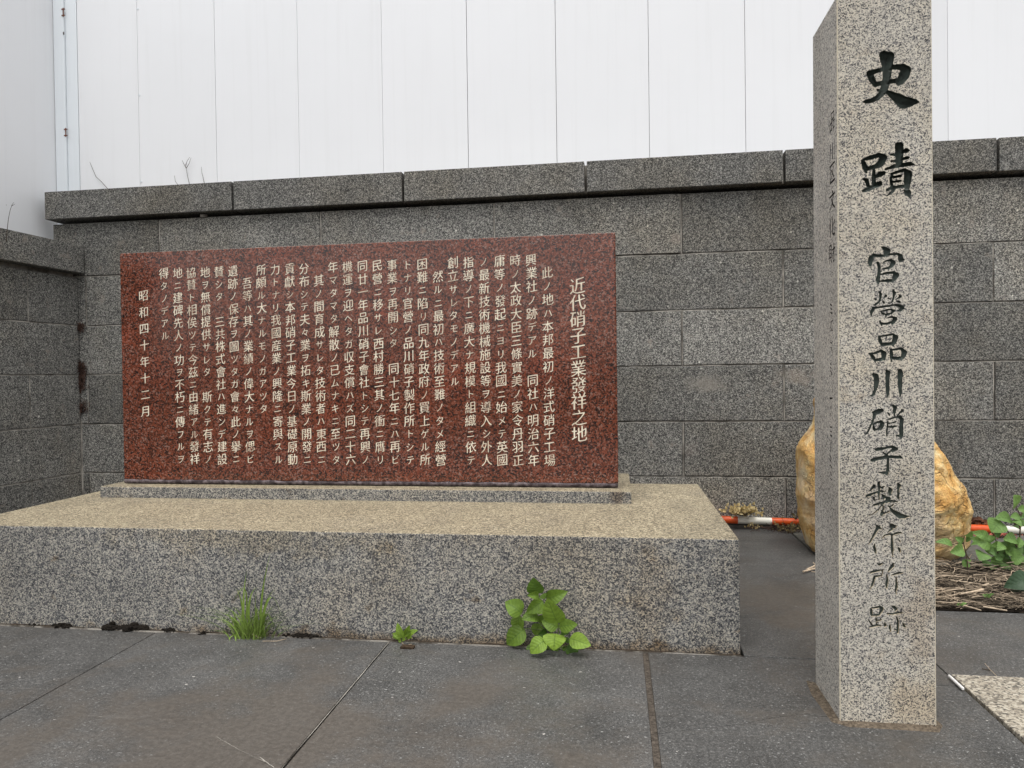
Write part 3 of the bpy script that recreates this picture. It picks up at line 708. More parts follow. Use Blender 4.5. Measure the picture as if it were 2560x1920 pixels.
U18, U13, U14 = 180 / 165.9, 130 / 165.9, 140 / 165.9
FRONT = [
 (2140, 110, U18, "61,26,18;68,33,26;69,50,21;69,65,17;67,85,16;63,102,14;57,113,13;46,124,11;34,130,9;20,133,9;12,134,3|76,27,16;76,35,14|27,68,12;33,82,13;41,95,8|28,67,11;45,62,9;62,58,7|75,54,9;95,53,10;107,54,14;114,60,18;109,72,21;101,85,16;95,92,8|44,93,9;60,89,9;76,86,9;92,85,10|46,106,4;56,109,8|67,110,8;80,117,13;95,126,20;108,135,24;122,134,19;135,133,11;145,134,2"),
 (2130, 340, U18, "19,56,4;35,51,9;60,44,9;70,50,14;62,64,14;52,70,9|21,58,8;26,72,11;29,84,4|30,76,8;45,72,9;58,68,10|47,76,5;47,95,8;47,115,8|52,95,5;62,88,12;70,85,8|22,99,4;30,102,9;34,117,6|22,127,6;35,122,10;50,115,9;58,111,11;65,112,4|54,112,6;62,108,8|103,20,10;107,24,17;107,40,15;107,65,13|88,43,5;102,43,6|118,36,6;124,33,10;129,33,5|88,58,4;100,58,6|117,53,6;126,50,7;130,49,4|76,76,5;95,70,8;115,67,8;133,64,9;143,66,2|88,87,4;105,82,6;121,78,7;128,88,16;126,105,14;126,118,10|90,88,5;87,100,6;90,116,6|94,95,5;111,92,5|92,106,4;110,103,5|79,124,6;92,119,6;110,116,6;125,115,8|95,119,8;90,130,6;78,138,2|118,125,3;127,131,13;132,141,3"),
 (2150, 610, U13, "65,9,3;75,15,12;84,22,17;80,33,13;74,38,8|40,35,8;55,38,8;72,37,7;95,33,5;120,32,7;127,38,12;128,50,14;140,49,3|38,37,8;31,46,15;28,60,12;29,70,6|53,60,8;58,75,8;57,95,8;53,112,12;55,128,4|71,58,3;85,53,6;97,52,8;103,60,14;97,70,10;88,77,7|70,79,4;85,77,6|62,97,5;85,92,6;106,91,8;113,100,16;107,110,12;102,119,6|60,119,4;80,117,8;100,117,9"),
 (2150, 710, U13, "59,26,6;63,32,8;62,45,6;57,57,6;45,66,5;39,67,2|42,47,3;46,49,5;47,51,3|77,34,3;80,38,8;73,43,3|70,55,4;73,60,6|103,20,5;107,28,9;105,42,5;102,54,5;96,60,4;86,61,2|86,47,3;95,47,3|124,36,4;127,40,7;118,46,4;112,49,2|114,55,3;124,57,7;128,58,3|36,76,5;55,75,6;80,71,5;105,67,5;122,68,8;133,75,12;128,83,9;118,86,4|134,78,8;142,79,2|39,79,8;33,90,9;32,101,4|63,87,4;80,84,5;96,80,4;104,86,9;98,93,6|69,94,6;80,97,5;95,94,5|63,87,4;69,95,5|80,98,4;79,106,3|85,107,3;102,105,6;110,112,12;104,120,11;100,129,5|68,127,5;85,126,6;98,122,7|59,117,3;63,125,7;67,133,3"),
 (2150, 820, U13, "56,27,4;75,25,5;104,20,6;111,30,15;107,44,12;103,55,6|58,28,6;61,40,10;66,54,6|68,53,8;85,51,9;102,50,9|25,81,4;42,81,7;65,72,7;74,82,14;73,95,11;76,100,5|30,83,8;40,95,10;46,108,3|44,102,8;60,101,9;73,98,8|94,69,4;110,69,5;130,65,7;140,78,15;135,92,12;128,101,5|97,70,7;98,85,10;98,95,8;98,107,3|103,96,8;118,97,10;130,95,10"),
 (2150, 910, U13, "40,33,8;48,38,14;50,50,14;49,65,12;46,80,9;41,95,8;35,102,6;29,101,3|82,20,6;87,27,13;85,45,11;85,65,10;86,80,11;86,95,8;85,106,3|126,22,12;127,28,15;126,50,12;126,70,11;127,90,9;127,103,3"),
 (2150, 1000, U13, "37,39,4;45,41,12;58,36,15;68,33,9|44,45,10;41,58,7;36,72,6;30,85,5;23,100,5;16,109,3|41,77,4;52,71,6;65,69,8;69,76,12;64,88,12|40,83,5;42,92,8;45,99,3|48,94,4;60,92,8|104,18,7;110,25,11;108,38,8;108,50,3|86,41,3;91,46,5;92,50,3|132,31,5;133,35,7;125,41,5;117,50,3|84,63,3;100,58,5;118,54,5;126,53,8;132,62,11;130,80,10;130,100,11;130,112,11;130,122,4|87,68,4;86,85,4;83,100,5;84,115,3|114,112,3;124,115,8|91,74,3;102,73,4;113,69,4|85,87,3;102,85,6;115,83,4"),
 (2150, 1090, U13, "49,43,8;65,41,9;85,37,6;100,34,7;108,38,9;117,41,6|101,47,8;112,43,9|101,43,5;90,53,4;84,58,4;86,66,5|71,51,2;77,56,5;83,60,4|36,77,9;50,73,10;70,69,9;88,66,8;110,67,8;127,67,9;134,71,3|87,68,6;87,85,7;87,100,7;86,112,9;85,123,6|85,118,9;72,117,7;55,116,2"),
 (2150, 1190, U14, "40,29,8;36,35,8;29,43,4;24,46,2|52,34,3;62,34,5;70,32,4|20,59,8;32,54,7;48,48,6;62,45,5;73,46,2|54,21,8;56,35,6;55,50,6;55,70,3|39,63,4;41,70,4;42,75,2|39,63,3;47,60,2|65,57,5;71,62,9;69,68,5|86,35,5;89,42,11;87,50,10;88,57,3|111,22,5;115,28,10;113,38,7;112,50,5;113,60,5;114,66,5;108,62,3|78,63,4;84,67,9;79,73,8;72,77,7;64,86,4;52,100,4;38,112,3;24,118,2|40,86,6;55,82,7;75,77,7;95,74,6;112,77,2|68,90,4;68,98,5;63,108,6;64,117,5|62,113,7;75,109,5;90,104,3|98,84,3;95,87,5;86,91,4;81,89,2|88,94,4;95,103,8;108,112,12;120,119,14;132,121,10;147,119,2"),
 (2150, 1290, U13, "50,30,4;58,36,10;67,42,4|55,40,10;47,53,8;39,68,6;31,83,5;26,91,2|46,88,3;44,100,7;48,112,7;49,120,3|95,26,3;100,32,13;108,34,12;115,33,3|100,42,9;92,49,5|70,70,4;78,62,5;90,58,6;105,59,5;118,55,7;128,53,5;134,55,2|101,60,5;101,80,7;102,105,8;103,128,3|122,76,3;127,81,4|121,101,4;126,108,8;127,115,4"),
 (2150, 1390, U13, "54,24,3;62,27,8;70,24,4|34,52,7;50,48,7;73,44,3|71,47,3;70,58,3|45,65,6;55,65,6;68,62,4|45,68,8;42,80,7;37,95,6;30,107,3|106,24,5;103,32,10;95,42,8;90,50,4|85,60,4;87,75,6;84,90,8;84,104,3|98,62,3;110,58,6;125,54,7;137,54,3|115,68,3;115,85,6;116,100,8;114,112,5;115,122,3"),
 (2150, 1490, U13, "34,40,3;50,37,6;63,34,7;70,41,10;65,52,9;60,62,5|35,44,6;35,55,8;37,65,4|40,62,6;55,60,7|51,70,4;51,90,5|54,80,4;66,76,5|27,77,4;33,86,5;39,94,4|29,101,4;42,96,7;55,93,7;66,95,4|98,30,2;108,36,9;116,43,7;112,48,4|85,57,4;105,57,6;125,53,6;137,54,2|79,85,4;80,95,8|96,92,4;95,102,7;97,113,3|116,66,3;120,80,6;120,100,7;120,118,5|120,108,7;108,108,2|136,86,3;140,95,8;145,100,4"),
]
QX0, QX1, QY0, QY1, QZ = 0.526, 0.744, 1.803, 2.011, 1.745
pil = thing('stone_pillar', 'tall square pale granite marker pillar carved with large dark green characters', 'stone pillar', (0.635, 1.907, 0))
ch_ = 0.0025
px_step = 1.25
gx = np.arange(2140, 2318, px_step); gy = np.arange(118, 1612, px_step)
F = sdf_chars(FRONT, gx, gy)
# hand-chiselled edges
jn = rng.normal(0, 1, F.shape)
for _ in range(2): jn = (jn + np.roll(jn, 1, 0) + np.roll(jn, -1, 0) + np.roll(jn, 1, 1) + np.roll(jn, -1, 1)) / 5
F = F + jn * 0.9
F[0, :] = F[-1, :] = 5; F[:, 0] = F[:, -1] = 5
# map tracing pixels to the face by the plane's own homography, kept rectilinear: use corner rays
def face_xy(x, y):
    p = on_y(x, y, QY0); return p[0], p[2]
mx = 2220.0
colX = lambda x, y: face_xy(x, y)
xs_m = np.array([face_xy(x, 900)[0] for x in gx]); ys_m = np.array([face_xy(mx, y)[1] for y in gy])
# resample: strokes re-expressed in metres on the face
def to_m(data):
    out = []
    for (ox, oy, unit, d) in data:
        sts = []
        for st in d.split('|'):
            ps = []
            for p in st.split(';'):
                a, b, w = (float(q) for q in p.split(','))
                X, Z = face_xy(ox + a * unit, oy + b * unit)
                ps.append('%f,%f,%f' % (X * 1000, -Z * 1000, w * unit * QY0 / FPX * 1000 * 1.12))
            sts.append(';'.join(ps))
        out.append((0, 0, 1.0, '|'.join(sts)))
    return out
step = 1.25
gx = np.arange(QX0 * 1000 + 48, QX1 * 1000 - 22, step)
gy = np.arange(-1640, -165, step)
F = sdf_chars(to_m(FRONT), gx, gy)
jn = rng.normal(0, 1, F.shape)
for _ in range(2): jn = (jn + np.roll(jn, 1, 0) + np.roll(jn, -1, 0) + np.roll(jn, 1, 1) + np.roll(jn, -1, 1)) / 5
F = F + jn * 0.9
F[0, :] = F[-1, :] = 5; F[:, 0] = F[:, -1] = 5
gx = np.concatenate([[QX0 * 1000 + ch_ * 1000], gx, [QX1 * 1000 - ch_ * 1000]])
gy = np.concatenate([[-QZ * 1000], gy, [5]])
F = np.pad(F, 1, constant_values=5)
shaft, ins = MB(), MB()
def dep(p, s):
    big = -p[1] > 1290
    d0, dm, k = (0.012, 0.022, 0.9) if big else (0.0045, 0.0085, 0.8)
    return min(dm, d0 + k * max(0, s) / 1000)
carve(shaft, shaft, ins, F, gx, gy, lambda x, y: (x / 1000, QY0, -y / 1000), (0, -1, 0), dep, lambda p: 3 if -p[1] > 560 + 60 * math.sin(p[0] * 0.7) else 1)
# side face, small unpainted characters
SIDE = {
 '品': "28,8,5;70,6,5;66,38,5|28,8,5;34,42,5|33,38,5;66,36,5|6,52,5;38,50,5;36,86,5|6,52,5;11,90,5|11,84,5;36,82,5|56,50,5;92,48,5;88,84,5|56,50,5;60,90,5|60,82,5;88,80,5",
 '川': "16,12,7;18,50,6;6,92,3|50,16,6;50,84,6|86,8,7;86,96,6",
 '区': "10,14,6;86,8,6|16,14,5;14,92,6|14,92,6;94,88,8|70,24,5;30,76,4|34,34,5;72,74,6",
 '文': "46,2,5;58,14,8|6,28,5;94,22,7|68,26,6;46,66,6;6,96,4|30,34,5;60,72,8;96,94,6",
 '化': "34,4,7;8,52,4|24,36,6;24,96,6|94,24,6;60,50,4|56,6,6;56,84,7;70,92,7;94,88,6;94,72,4",
 '財': "10,10,5;40,8,5;40,66,5|10,10,5;10,66,5|10,28,4;40,27,4|10,46,4;40,45,4|10,66,5;40,64,5|18,70,5;6,94,4|32,70,5;44,90,5|52,34,5;98,28,6|78,6,6;80,92,6;68,86,4|78,36,5;50,76,4",
}
MARKS = ["20,10,8;50,22,6|24,38,7;52,50,6|26,66,8;60,80,7", "70,14,5;40,22,5;26,50,5;44,80,5;70,84,4", "24,10,5;60,16,5;66,36,4|30,44,6;50,50,6;40,80,4|60,60,5;70,84,6",
         "22,10,8;44,22,6|24,36,8;46,48,6|26,62,8;60,78,7;40,92,5", "22,40,9;76,36,7", "30,12,5;44,30,6|30,60,5;46,76,6", "24,10,6;70,8,6|30,40,7;64,40,5|28,66,6;66,70,8",
         "30,6,4;30,90,4|50,10,4;50,90,4|70,10,4;70,86,4", "24,10,7;56,22,7|28,40,8;58,50,6|30,72,6;70,88,8", "28,10,5;70,30,5|34,50,6;66,60,6"]
sd_chars = []
def widen(d, k):
    return '|'.join(';'.join('%s,%s,%f' % (*p.split(',')[:2], float(p.split(',')[2]) * k) for p in st.split(';')) for st in d.split('|'))
def side_at(yv, yo):
    p = on_x(2030 + 150 / 3.32, yo + yv / 3.32, QX0); return p
for chs, v in zip('品川区文化財', (180, 425, 605, 835, 1050, 1275)):
    p = side_at(v, 250); s = 0.052
    sd_chars.append((-p[1] * 1000 - s * 500, -p[2] * 1000 - s * 500, s * 10, widen(SIDE[chs], 1.5)))
for k, v in enumerate((80, 215, 400, 575, 830, 930, 1105, 1215, 1345, 1480)):
    p = side_at(v, 750); s = 0.036
    sd_chars.append((-p[1] * 1000 - s * 500, -p[2] * 1000 - s * 500, s * 10, widen(MARKS[k], 1.5)))
sx_ = np.arange(-1905, -1822, 1.0); sy_ = np.arange(-1530, -480, 1.0)
F2 = sdf_chars(sd_chars, sx_, sy_)
F2[0, :] = F2[-1, :] = 5; F2[:, 0] = F2[:, -1] = 5
sx_ = np.concatenate([[-QY1 * 1000], sx_, [-(QY0 + ch_) * 1000]]); sy_ = np.concatenate([[-QZ * 1000], sy_, [5]])
F2 = np.pad(F2, 1, constant_values=5)
side, sins = MB(), MB()
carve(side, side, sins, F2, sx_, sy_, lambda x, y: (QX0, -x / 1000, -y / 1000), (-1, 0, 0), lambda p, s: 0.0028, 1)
# other sides, chamfered front edges, low pyramidal top
zt, zb = QZ, -0.005
for k in range(len(gy) - 1):
    a, b = -gy[k] / 1000, -gy[k + 1] / 1000
    shaft.poly([(QX0, QY0 + ch_, a), (QX0, QY0 + ch_, b), (QX0 + ch_, QY0, b), (QX0 + ch_, QY0, a)], 2)
    shaft.poly([(QX1 - ch_, QY0, a), (QX1 - ch_, QY0, b), (QX1, QY0 + ch_, b), (QX1, QY0 + ch_, a)], 2)
shaft.poly([(QX1, QY0 + ch_, zt), (QX1, QY0 + ch_, zb), (QX1, QY1, zb), (QX1, QY1, zt)])
shaft.poly([(QX1, QY1, zt), (QX1, QY1, zb), (QX0, QY1, zb), (QX0, QY1, zt)])
tp = (0.635, 1.907, zt + 0.012)
rim = [(QX0, QY1, zt), (QX0, QY0 + ch_, zt), (QX0 + ch_, QY0, zt), (QX1 - ch_, QY0, zt), (QX1, QY0 + ch_, zt), (QX1, QY1, zt)]
for a, b in zip(rim, rim[1:] + rim[:1]): shaft.poly([a, b, tp])
M['pillar_edge'] = simple('worn pillar edge', (0.60, 0.54, 0.42), 0.85, 0.2, 300, 0.25)
for m_ in (shaft, side, ins, sins):
    m_.v = [(QX1 - (QX1 - p[0]) * (1 - 0.032 * max(0, p[2]) / QZ), p[1], p[2]) for p in m_.v]
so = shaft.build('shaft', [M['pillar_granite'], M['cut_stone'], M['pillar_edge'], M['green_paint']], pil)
so2 = side.build('side_face', [M['pillar_side'], M['shaded_cut']], pil)
ins.build('inscription', M['green_paint'], pil)
sins.build('small_inscription', M['shaded_cut'], pil)
# rough mortar collar round the foot
co_ = MB()
outer = [on_z(2010, 1700)[:2], on_z(2022, 1735)[:2], on_z(2048, 1770)[:2], on_z(2076, 1806)[:2], on_z(2120, 1820)[:2], on_z(2230, 1826)[:2], on_z(2352, 1834)[:2], on_z(2362, 1815)[:2], (0.752, 1.9)]
inner = [(QX0 + 0.01, 2.0), (QX0 + 0.01, 1.93), (QX0 + 0.01, 1.86), (QX0 + 0.01, QY0 + 0.01), (QX0 + 0.04, QY0 + 0.01), (0.63, QY0 + 0.01), (QX1 - 0.01, QY0 + 0.01), (QX1 - 0.01, QY0 + 0.02), (QX1 - 0.01, 1.9)]
P = []
for k in range(len(outer) * 6 - 5):
    i, f = divmod(k, 6); f /= 6; i2 = min(i + 1, len(outer) - 1)
    o = np.array(outer[i]) * (1 - f) + np.array(outer[i2]) * f; n_ = np.array(inner[i]) * (1 - f) + np.array(inner[i2]) * f
    row = []
    for q in range(6):
        w = q / 5; p = o * (1 - w) + n_ * w
        row.append((p[0], p[1], 0.0008 + 0.006 * w ** 0.7 + 0.0012 * mnoise.noise((p[0] * 60, p[1] * 60, 0)) if q else -0.004))
    P.append(row)
co_.grid(P)
M['collar'] = simple('sandy pillar mortar', (0.125, 0.10, 0.074), 0.95, 0.1, 150, 0.5, 0.002)
co_.build('mortar_collar', M['collar'], pil)

# ------------------------------------------------------------------ the red tablet on its stepped plinth
mon = thing('stone_monument', 'wide polished red granite tablet with cream inscription on a stepped grey granite plinth', 'monument', (-1.0, 2.8, 0))
def topped(name, lo, hi, bev):
    """block with worn, lightly chipped arrises: a rounded section swept along its length"""
    (x0, y0, z0), (x1, y1, z1) = lo, hi
    n = int((x1 - x0) / 0.008); m = MB(); rings = []
    for i in range(n + 1):
        x = x0 + (x1 - x0) * i / n
        def arris(sd):
            k = mnoise.noise((x * 6, sd, 1.0)); k2 = mnoise.noise((x * 45, sd, 2.0)); k3 = mnoise.noise((x * 14, sd, 9.0))
            return bev * (0.8 + 0.5 * k + 0.35 * k2) + (0.010 * max(0.0, k3 - 0.42) / 0.3 if k3 > 0.42 else 0)
        e = 0.0035 if i in (0, n) else 0.0
        bf, bb = max(0.0012, arris(3.3)) + e, max(0.0012, arris(8.8)) + e
        rings.append([(x, y0 + e, z0), (x, y0 + e, z0 + (z1 - z0) * 0.5), (x, y0 + e, z1 - bf), (x, y0 + e + bf * 0.3, z1 - e * 0.7 - bf * 0.3), (x, y0 + e + bf, z1 - e * 0.7), (x, y1 - e - bb, z1 - e * 0.7), (x, y1 - e - bb * 0.3, z1 - e * 0.7 - bb * 0.3), (x, y1 - e, z1 - bb), (x, y1 - e, z0)])
    for R1 in (0, n):                                    # rounded ends
        xx = x0 if R1 == 0 else x1; s_ = 1 if R1 == 0 else -1
        rings[1 if R1 == 0 else n - 1] = [(xx + s_ * 0.004, p[1], p[2]) for p in rings[1 if R1 == 0 else n - 1]]
    nn0 = len(m.v); m.grid(rings, 0, 0.5, smooth=False)
    for k, f in enumerate(m.f):
        p_, q_, r_ = (Vector(m.v[t]) for t in f[:3]); nn = (q_ - p_).cross(r_ - p_)
        if abs(nn.z) > 0.6 * nn.length: m.m[k] = 1
    m.poly(rings[0][::-1]); m.poly(rings[-1])
    o = m.build(name, [M['plinth_granite'], M['plinth_top']], mon)
    bm = bmesh.new(); bm.from_mesh(o.data); bmesh.ops.recalc_face_normals(bm, faces=bm.faces[:]); bm.to_mesh(o.data); bm.free()
    return o
topped('plinth', (PX0, YF, -0.02), (PX1, PYB, PZ), 0.004)
topped('footing_slab', (-2.225, 2.787, PZ + 0.0005), (0.0535, 3.342 - 0.04, 0.3925), 0.003)
YT, TZ0, TZ1 = 2.871, 0.399, 1.4165
TXL, TXR = -2.171, 0.005
tb = MB(); tb.box((TXL, YT, TZ0 + 0.012), (TXR, YT + 0.20, TZ1), 0.0050)
for k, f in enumerate(tb.f):
    a_, b_, c_ = (Vector(tb.v[q]) for q in f[:3]); nn = (b_ - a_).cross(c_ - a_)
    if nn.z > 0.3 * nn.length: tb.m[k] = 1
M['rough_edge'] = simple('unpolished tablet top', (0.42, 0.34, 0.28), 0.9, 0.2, 150, 0.3)
tab = tb.build('tablet', [M['red_granite'], M['rough_edge']], mon)
# rough lime crusted lower edge, and dark bed below it
ed = MB(); P = []
for i in range(160):
    x = TXL + 0.002 + (TXR - TXL - 0.004) * i / 159
    w = mnoise.noise((x * 22, 0.3, 0)); w2 = mnoise.noise((x * 60, 5.3, 0))
    top = TZ0 + 0.012 + 0.004 * w + 0.002 * w2
    P.append([(x, YT + 0.004, TZ0 - 0.004), (x, YT - 0.0018, TZ0 + 0.001), (x, YT - 0.003 - 0.001 * w2, TZ0 + 0.006), (x, YT - 0.0014, top), (x, YT + 0.002, top + 0.001)])
ed.grid(P)
ed.build('crusted_edge', M['scale'], mon)
bd = MB(); bd.box((TXL + 0.012, YT + 0.010, 0.3915), (TXR - 0.012, YT + 0.18, TZ0 + 0.012)); bd.build('bedding_joint', M['moss'], mon)

TITLE = '近代硝子工業發祥之地'
DATE = '昭和四十年十二月'
BODY = ['　此ノ地ハ本邦最初ノ洋式硝子工場', '興業社ノ跡デアル　同社ハ明治六年', '時ノ太政大臣三條實美ノ家令丹羽正', '庸等ノ發起ニヨリ我國ニ始メテ英國',
 'ノ最新技術機械施設等ヲ導入シ外人', '指導ノ下ニ廣大ナ規模ト組織ニ依テ', '創立サレタモノデアル', '　然ルニ最初ハ技術至難ノタメ經營',
 '困難ニ陷リ同九年政府ノ買上ゲル所', 'トナリ官營ノ品川硝子製作所トシテ', '事業ヲ再開シタ　同十七年ニハ再ビ', '民營ニ移サレ西村勝三其ノ衝ニ膺リ',
 '同廿一年品川硝子會社トシテ再興ノ', '機運ヲ迎ヘタガ収支償ハズ同二十六', '年マタマタ解散ノ已ムナキニ至ツタ', '　其ノ間育成サレタ技術者ハ東西ニ',
 '分布シテ夫々業ヲ拓キ斯業ノ開發ニ', '貢獻シ本邦硝子工業今日ノ基礎原動', '力トナリ我國産業ノ興隆ニ寄與スル', '所頗ル大ナルモノガアツタ',
 '　吾等ハ其ノ業績ノ偉大ナルヲ偲ビ', '遺跡ノ保存ヲ圖ツタガ會々此ノ擧ニ', '賛シタ　三共株式會社ハ進ンデ建設', '地ヲ無償提供サレタ　斯クテ有志ノ',
 '協賛ト相俟ツテ今茲ニ由緒アル發祥', '地ニ建碑先人ノ功ヲ不朽ニ傳フルヲ', '得タノデアル']
fcu = bpy.data.curves.new('glyph_source', 'FONT')
fob = bpy.data.objects.new('glyph_source', fcu)
COL.objects.link(fob)
GLY = {}
NG = 52
def glyph(chx, heavy=False):
    """brush-softened lattice field of one character: <0 inside the stroke"""
    if (chx, heavy) in GLY: return GLY[chx, heavy]
    fcu.body = chx
    dg = bpy.context.evaluated_depsgraph_get(); dg.update()
    ev = fob.evaluated_get(dg); me = ev.to_mesh(); me.calc_loop_triangles()
    co = np.array([v.co[:2] for v in me.vertices])
    R = 104
    cov = np.zeros((R, R))
    # lean: horizontals rise to the right as in brush writing
    X = co[:, 0] - 0.5; Yc_ = co[:, 1] - 0.38
    X, Yc_ = X * 0.95, Yc_ + 0.14 * X + 0.05 * X * X * 2
    P = np.stack([(X + 0.56) / 1.12 * R, (Yc_ + 0.56) / 1.12 * R], 1)
    for t in me.loop_triangles:
        a, b, c = P[t.vertices[0]], P[t.vertices[1]], P[t.vertices[2]]
        lo = np.maximum(np.floor(np.minimum(np.minimum(a, b), c)).astype(int) - 1, 0); hi = np.minimum(np.ceil(np.maximum(np.maximum(a, b), c)).astype(int) + 2, R)
        if (hi <= lo).any(): continue
        gx_, gy_ = np.meshgrid(np.arange(lo[0], hi[0]) + 0.5, np.arange(lo[1], hi[1]) + 0.5)
        def e(p, q): return (q[0] - p[0]) * (gy_ - p[1]) - (q[1] - p[1]) * (gx_ - p[0])
        w0, w1, w2 = e(a, b), e(b, c), e(c, a)
        ins_ = ((w0 >= -1e-6) & (w1 >= -1e-6) & (w2 >= -1e-6)) | ((w0 <= 1e-6) & (w1 <= 1e-6) & (w2 <= 1e-6))
        cov[lo[1]:hi[1], lo[0]:hi[0]] = np.maximum(cov[lo[1]:hi[1], lo[0]:hi[0]], ins_)
    ev.to_mesh_clear()
    er = np.minimum(np.roll(cov, 1, 0), np.roll(cov, -1, 0))       # thinner horizontals, as a brush leaves them
    er2 = np.minimum(er, np.minimum(np.roll(cov, 2, 0), np.roll(cov, -2, 0)))
    cov = (0.38 * cov + 0.62 * np.minimum(cov, er)) if not heavy else (0.15 * cov + 0.4 * np.minimum(cov, er) + 0.45 * np.minimum(cov, er2))
    k = np.array([1, 4, 6, 4, 1]) / 16
    for _ in range(2):
        cov = sum(w * np.roll(cov, s, 0) for w, s in zip(k, range(-2, 3)))
        cov = sum(w * np.roll(cov, s, 1) for w, s in zip(k, range(-2, 3)))
    cov = cov.reshape(NG, 2, NG, 2).mean((1, 3))
    GLY[chx, heavy] = cov
    return cov

def write_char(mb, chx, cx, cz, size, y, thr=0.40, heavy=False):
    cov = glyph(chx, heavy)
    nz = rng.normal(0, 1, (9, 9)); ii = np.linspace(0, 7.99, NG); i0 = ii.astype(int); fr_ = ii - i0
    nn = nz[i0][:, i0] * (1 - fr_)[:, None] * (1 - fr_) + nz[i0 + 1][:, i0] * fr_[:, None] * (1 - fr_) + nz[i0][:, i0 + 1] * (1 - fr_)[:, None] * fr_ + nz[i0 + 1][:, i0 + 1] * fr_[:, None] * fr_
    F = (thr + 0.055 * nn) - cov
    F[0, :] = F[-1, :] = 1; F[:, 0] = F[:, -1] = 1
    s = size * 1.12 / NG
    xs = cx - size * 0.56 + (np.arange(NG) + 0.5) * s; zs = cz - size * 0.56 + (np.arange(NG) + 0.5) * s
    neg = F < 0
    cnt = neg[:-1, :-1].astype(int) + neg[1:, :-1] + neg[:-1, 1:] + neg[1:, 1:]
    for j in range(NG - 1):
        run = None
        for i in range(NG):
            k = cnt[j, i] if i < NG - 1 else 0
            if k == 4:
                if run is None: run = i
                continue
            if run is not None:
                mb.poly([(xs[run], y, zs[j]), (xs[i], y, zs[j]), (xs[i], y, zs[j + 1]), (xs[run], y, zs[j + 1])]); run = None
            if k:
                c = [(xs[i], zs[j]), (xs[i + 1], zs[j]), (xs[i + 1], zs[j + 1]), (xs[i], zs[j + 1])]
                pi, _ = clip_cell(c, [F[j, i], F[j, i + 1], F[j + 1, i + 1], F[j + 1, i]], True)
                if len(pi) > 2: mb.poly([(p[0], y, p[1]) for p, v in pi])
KANA = set('アイウエオカガキギクグケゲコゴサザシジスズセソタダチツテデトドナニヌネノハバヒビフヘホマミムメモヤユヨラリルレロワヲン々')
YI = YT - 0.0007
def on_t(x, y):
    p = on_y(x, y, YT); return p[0], p[2]
body = MB()
x1, _ = on_t(1371, 900); x27, _ = on_t(414, 900)
zt0 = (on_t(1331, 655)[1] + on_t(446, 678)[1]) / 2; zt15 = (on_t(1332, 1151)[1] + on_t(454, 1147)[1]) / 2
for k, s in enumerate(BODY):
    X = x1 + (x27 - x1) * k / 26
    for r, c in enumerate(s):
        if c == '　': continue
        Z = zt0 + (zt15 - zt0) * r / 15
        ka = c in KANA
        write_char(body, c, X + random.uniform(-0.001, 0.001), Z + random.uniform(-0.001, 0.001), (0.040 if ka else 0.0515) * random.uniform(0.97, 1.03), YI, 0.45 if ka else 0.43)
body.build('body_inscription', M['cream_paint'], tab)
tt = MB()
xt = on_t(1446, 900)[0]; za, zb_ = on_t(1445, 715)[1], on_t(1448, 1085)[1]
for r, c in enumerate(TITLE): write_char(tt, c, xt, za + (zb_ - za) * r / 9, 0.071, YI, 0.35, True)
tt.build('title_inscription', M['cream_paint'], tab)
dt = MB()
xd = on_t(362, 900)[0]; za, zb_ = on_t(361, 739)[1], on_t(364, 1028)[1]
for r, c in enumerate(DATE): write_char(dt, c, xd, za + (zb_ - za) * r / 7, 0.052, YI, 0.35, True)
dt.build('date_inscription', M['cream_paint'], tab)
bpy.data.objects.remove(fob); bpy.data.curves.remove(fcu)

# ------------------------------------------------------------------ leaves and plants
def leaf(mb, B, T, width, tone, face=(0, -1, 0.4), fold=0.18, droop=0.12, serr=0.016, shape=0.62, ns=10, mi=0):
    B, T = Vector(B), Vector(T)
    d = T - B; ln = d.length
    a = d.normalized()
    n = Vector(face); n = (n - a * n.dot(a))
    if n.length < 1e-4: n = a.orthogonal()
    n.normalize()
    s = a.cross(n)
    P, UV = [], []
    for i in range(ns + 1):
        t = i / ns
        w = width / 2 * (t ** 0.55 * (1 - t) ** 0.92 / 0.376) * (1 + (serr if i % 2 else -serr)) if 0 < t < 1 else 0.0
        c = B + a * (t * ln) + n * (ln * droop * math.sin(math.pi * t) - ln * droop * 0.9 * t * t)
        row, uvr = [], []
        for j in range(-3, 4):
            q = j / 3
            row.append(c + s * (q * w) + n * (abs(q) * w * fold * 2 + 0.05 * w * math.sin(7 * t + 3 * q)))
            uvr.append((q, t))
        P.append(row); UV.append(uvr)
    mb.grid(P, mi, tone, UV)

def plant_leaves(specs, ox, oy, sc, depth, mb, dz=0.0, seed=0, **kw):
    """specs: base x,y, tip x,y, width, tone (tracing pixels); depth(y)->distance of the plant"""
    rr = random.Random(seed)
    for k, (bx, by, tx, ty, w, tone) in enumerate(specs):
        Y0 = depth + rr.uniform(-0.02, 0.02); Y1 = Y0 - rr.uniform(-0.005, 0.035)
        B = on_y(ox + bx / sc, oy + by / sc, Y0); T = on_y(ox + tx / sc, oy + ty / sc, Y1)
        leaf(mb, B, T, w / sc * depth / FPX * 1.3, tone, face=(rr.uniform(-0.5, 0.5), -1, rr.uniform(0.1, 0.9)), fold=rr.uniform(0.05, 0.22), droop=rr.uniform(0.02, 0.16), **kw)

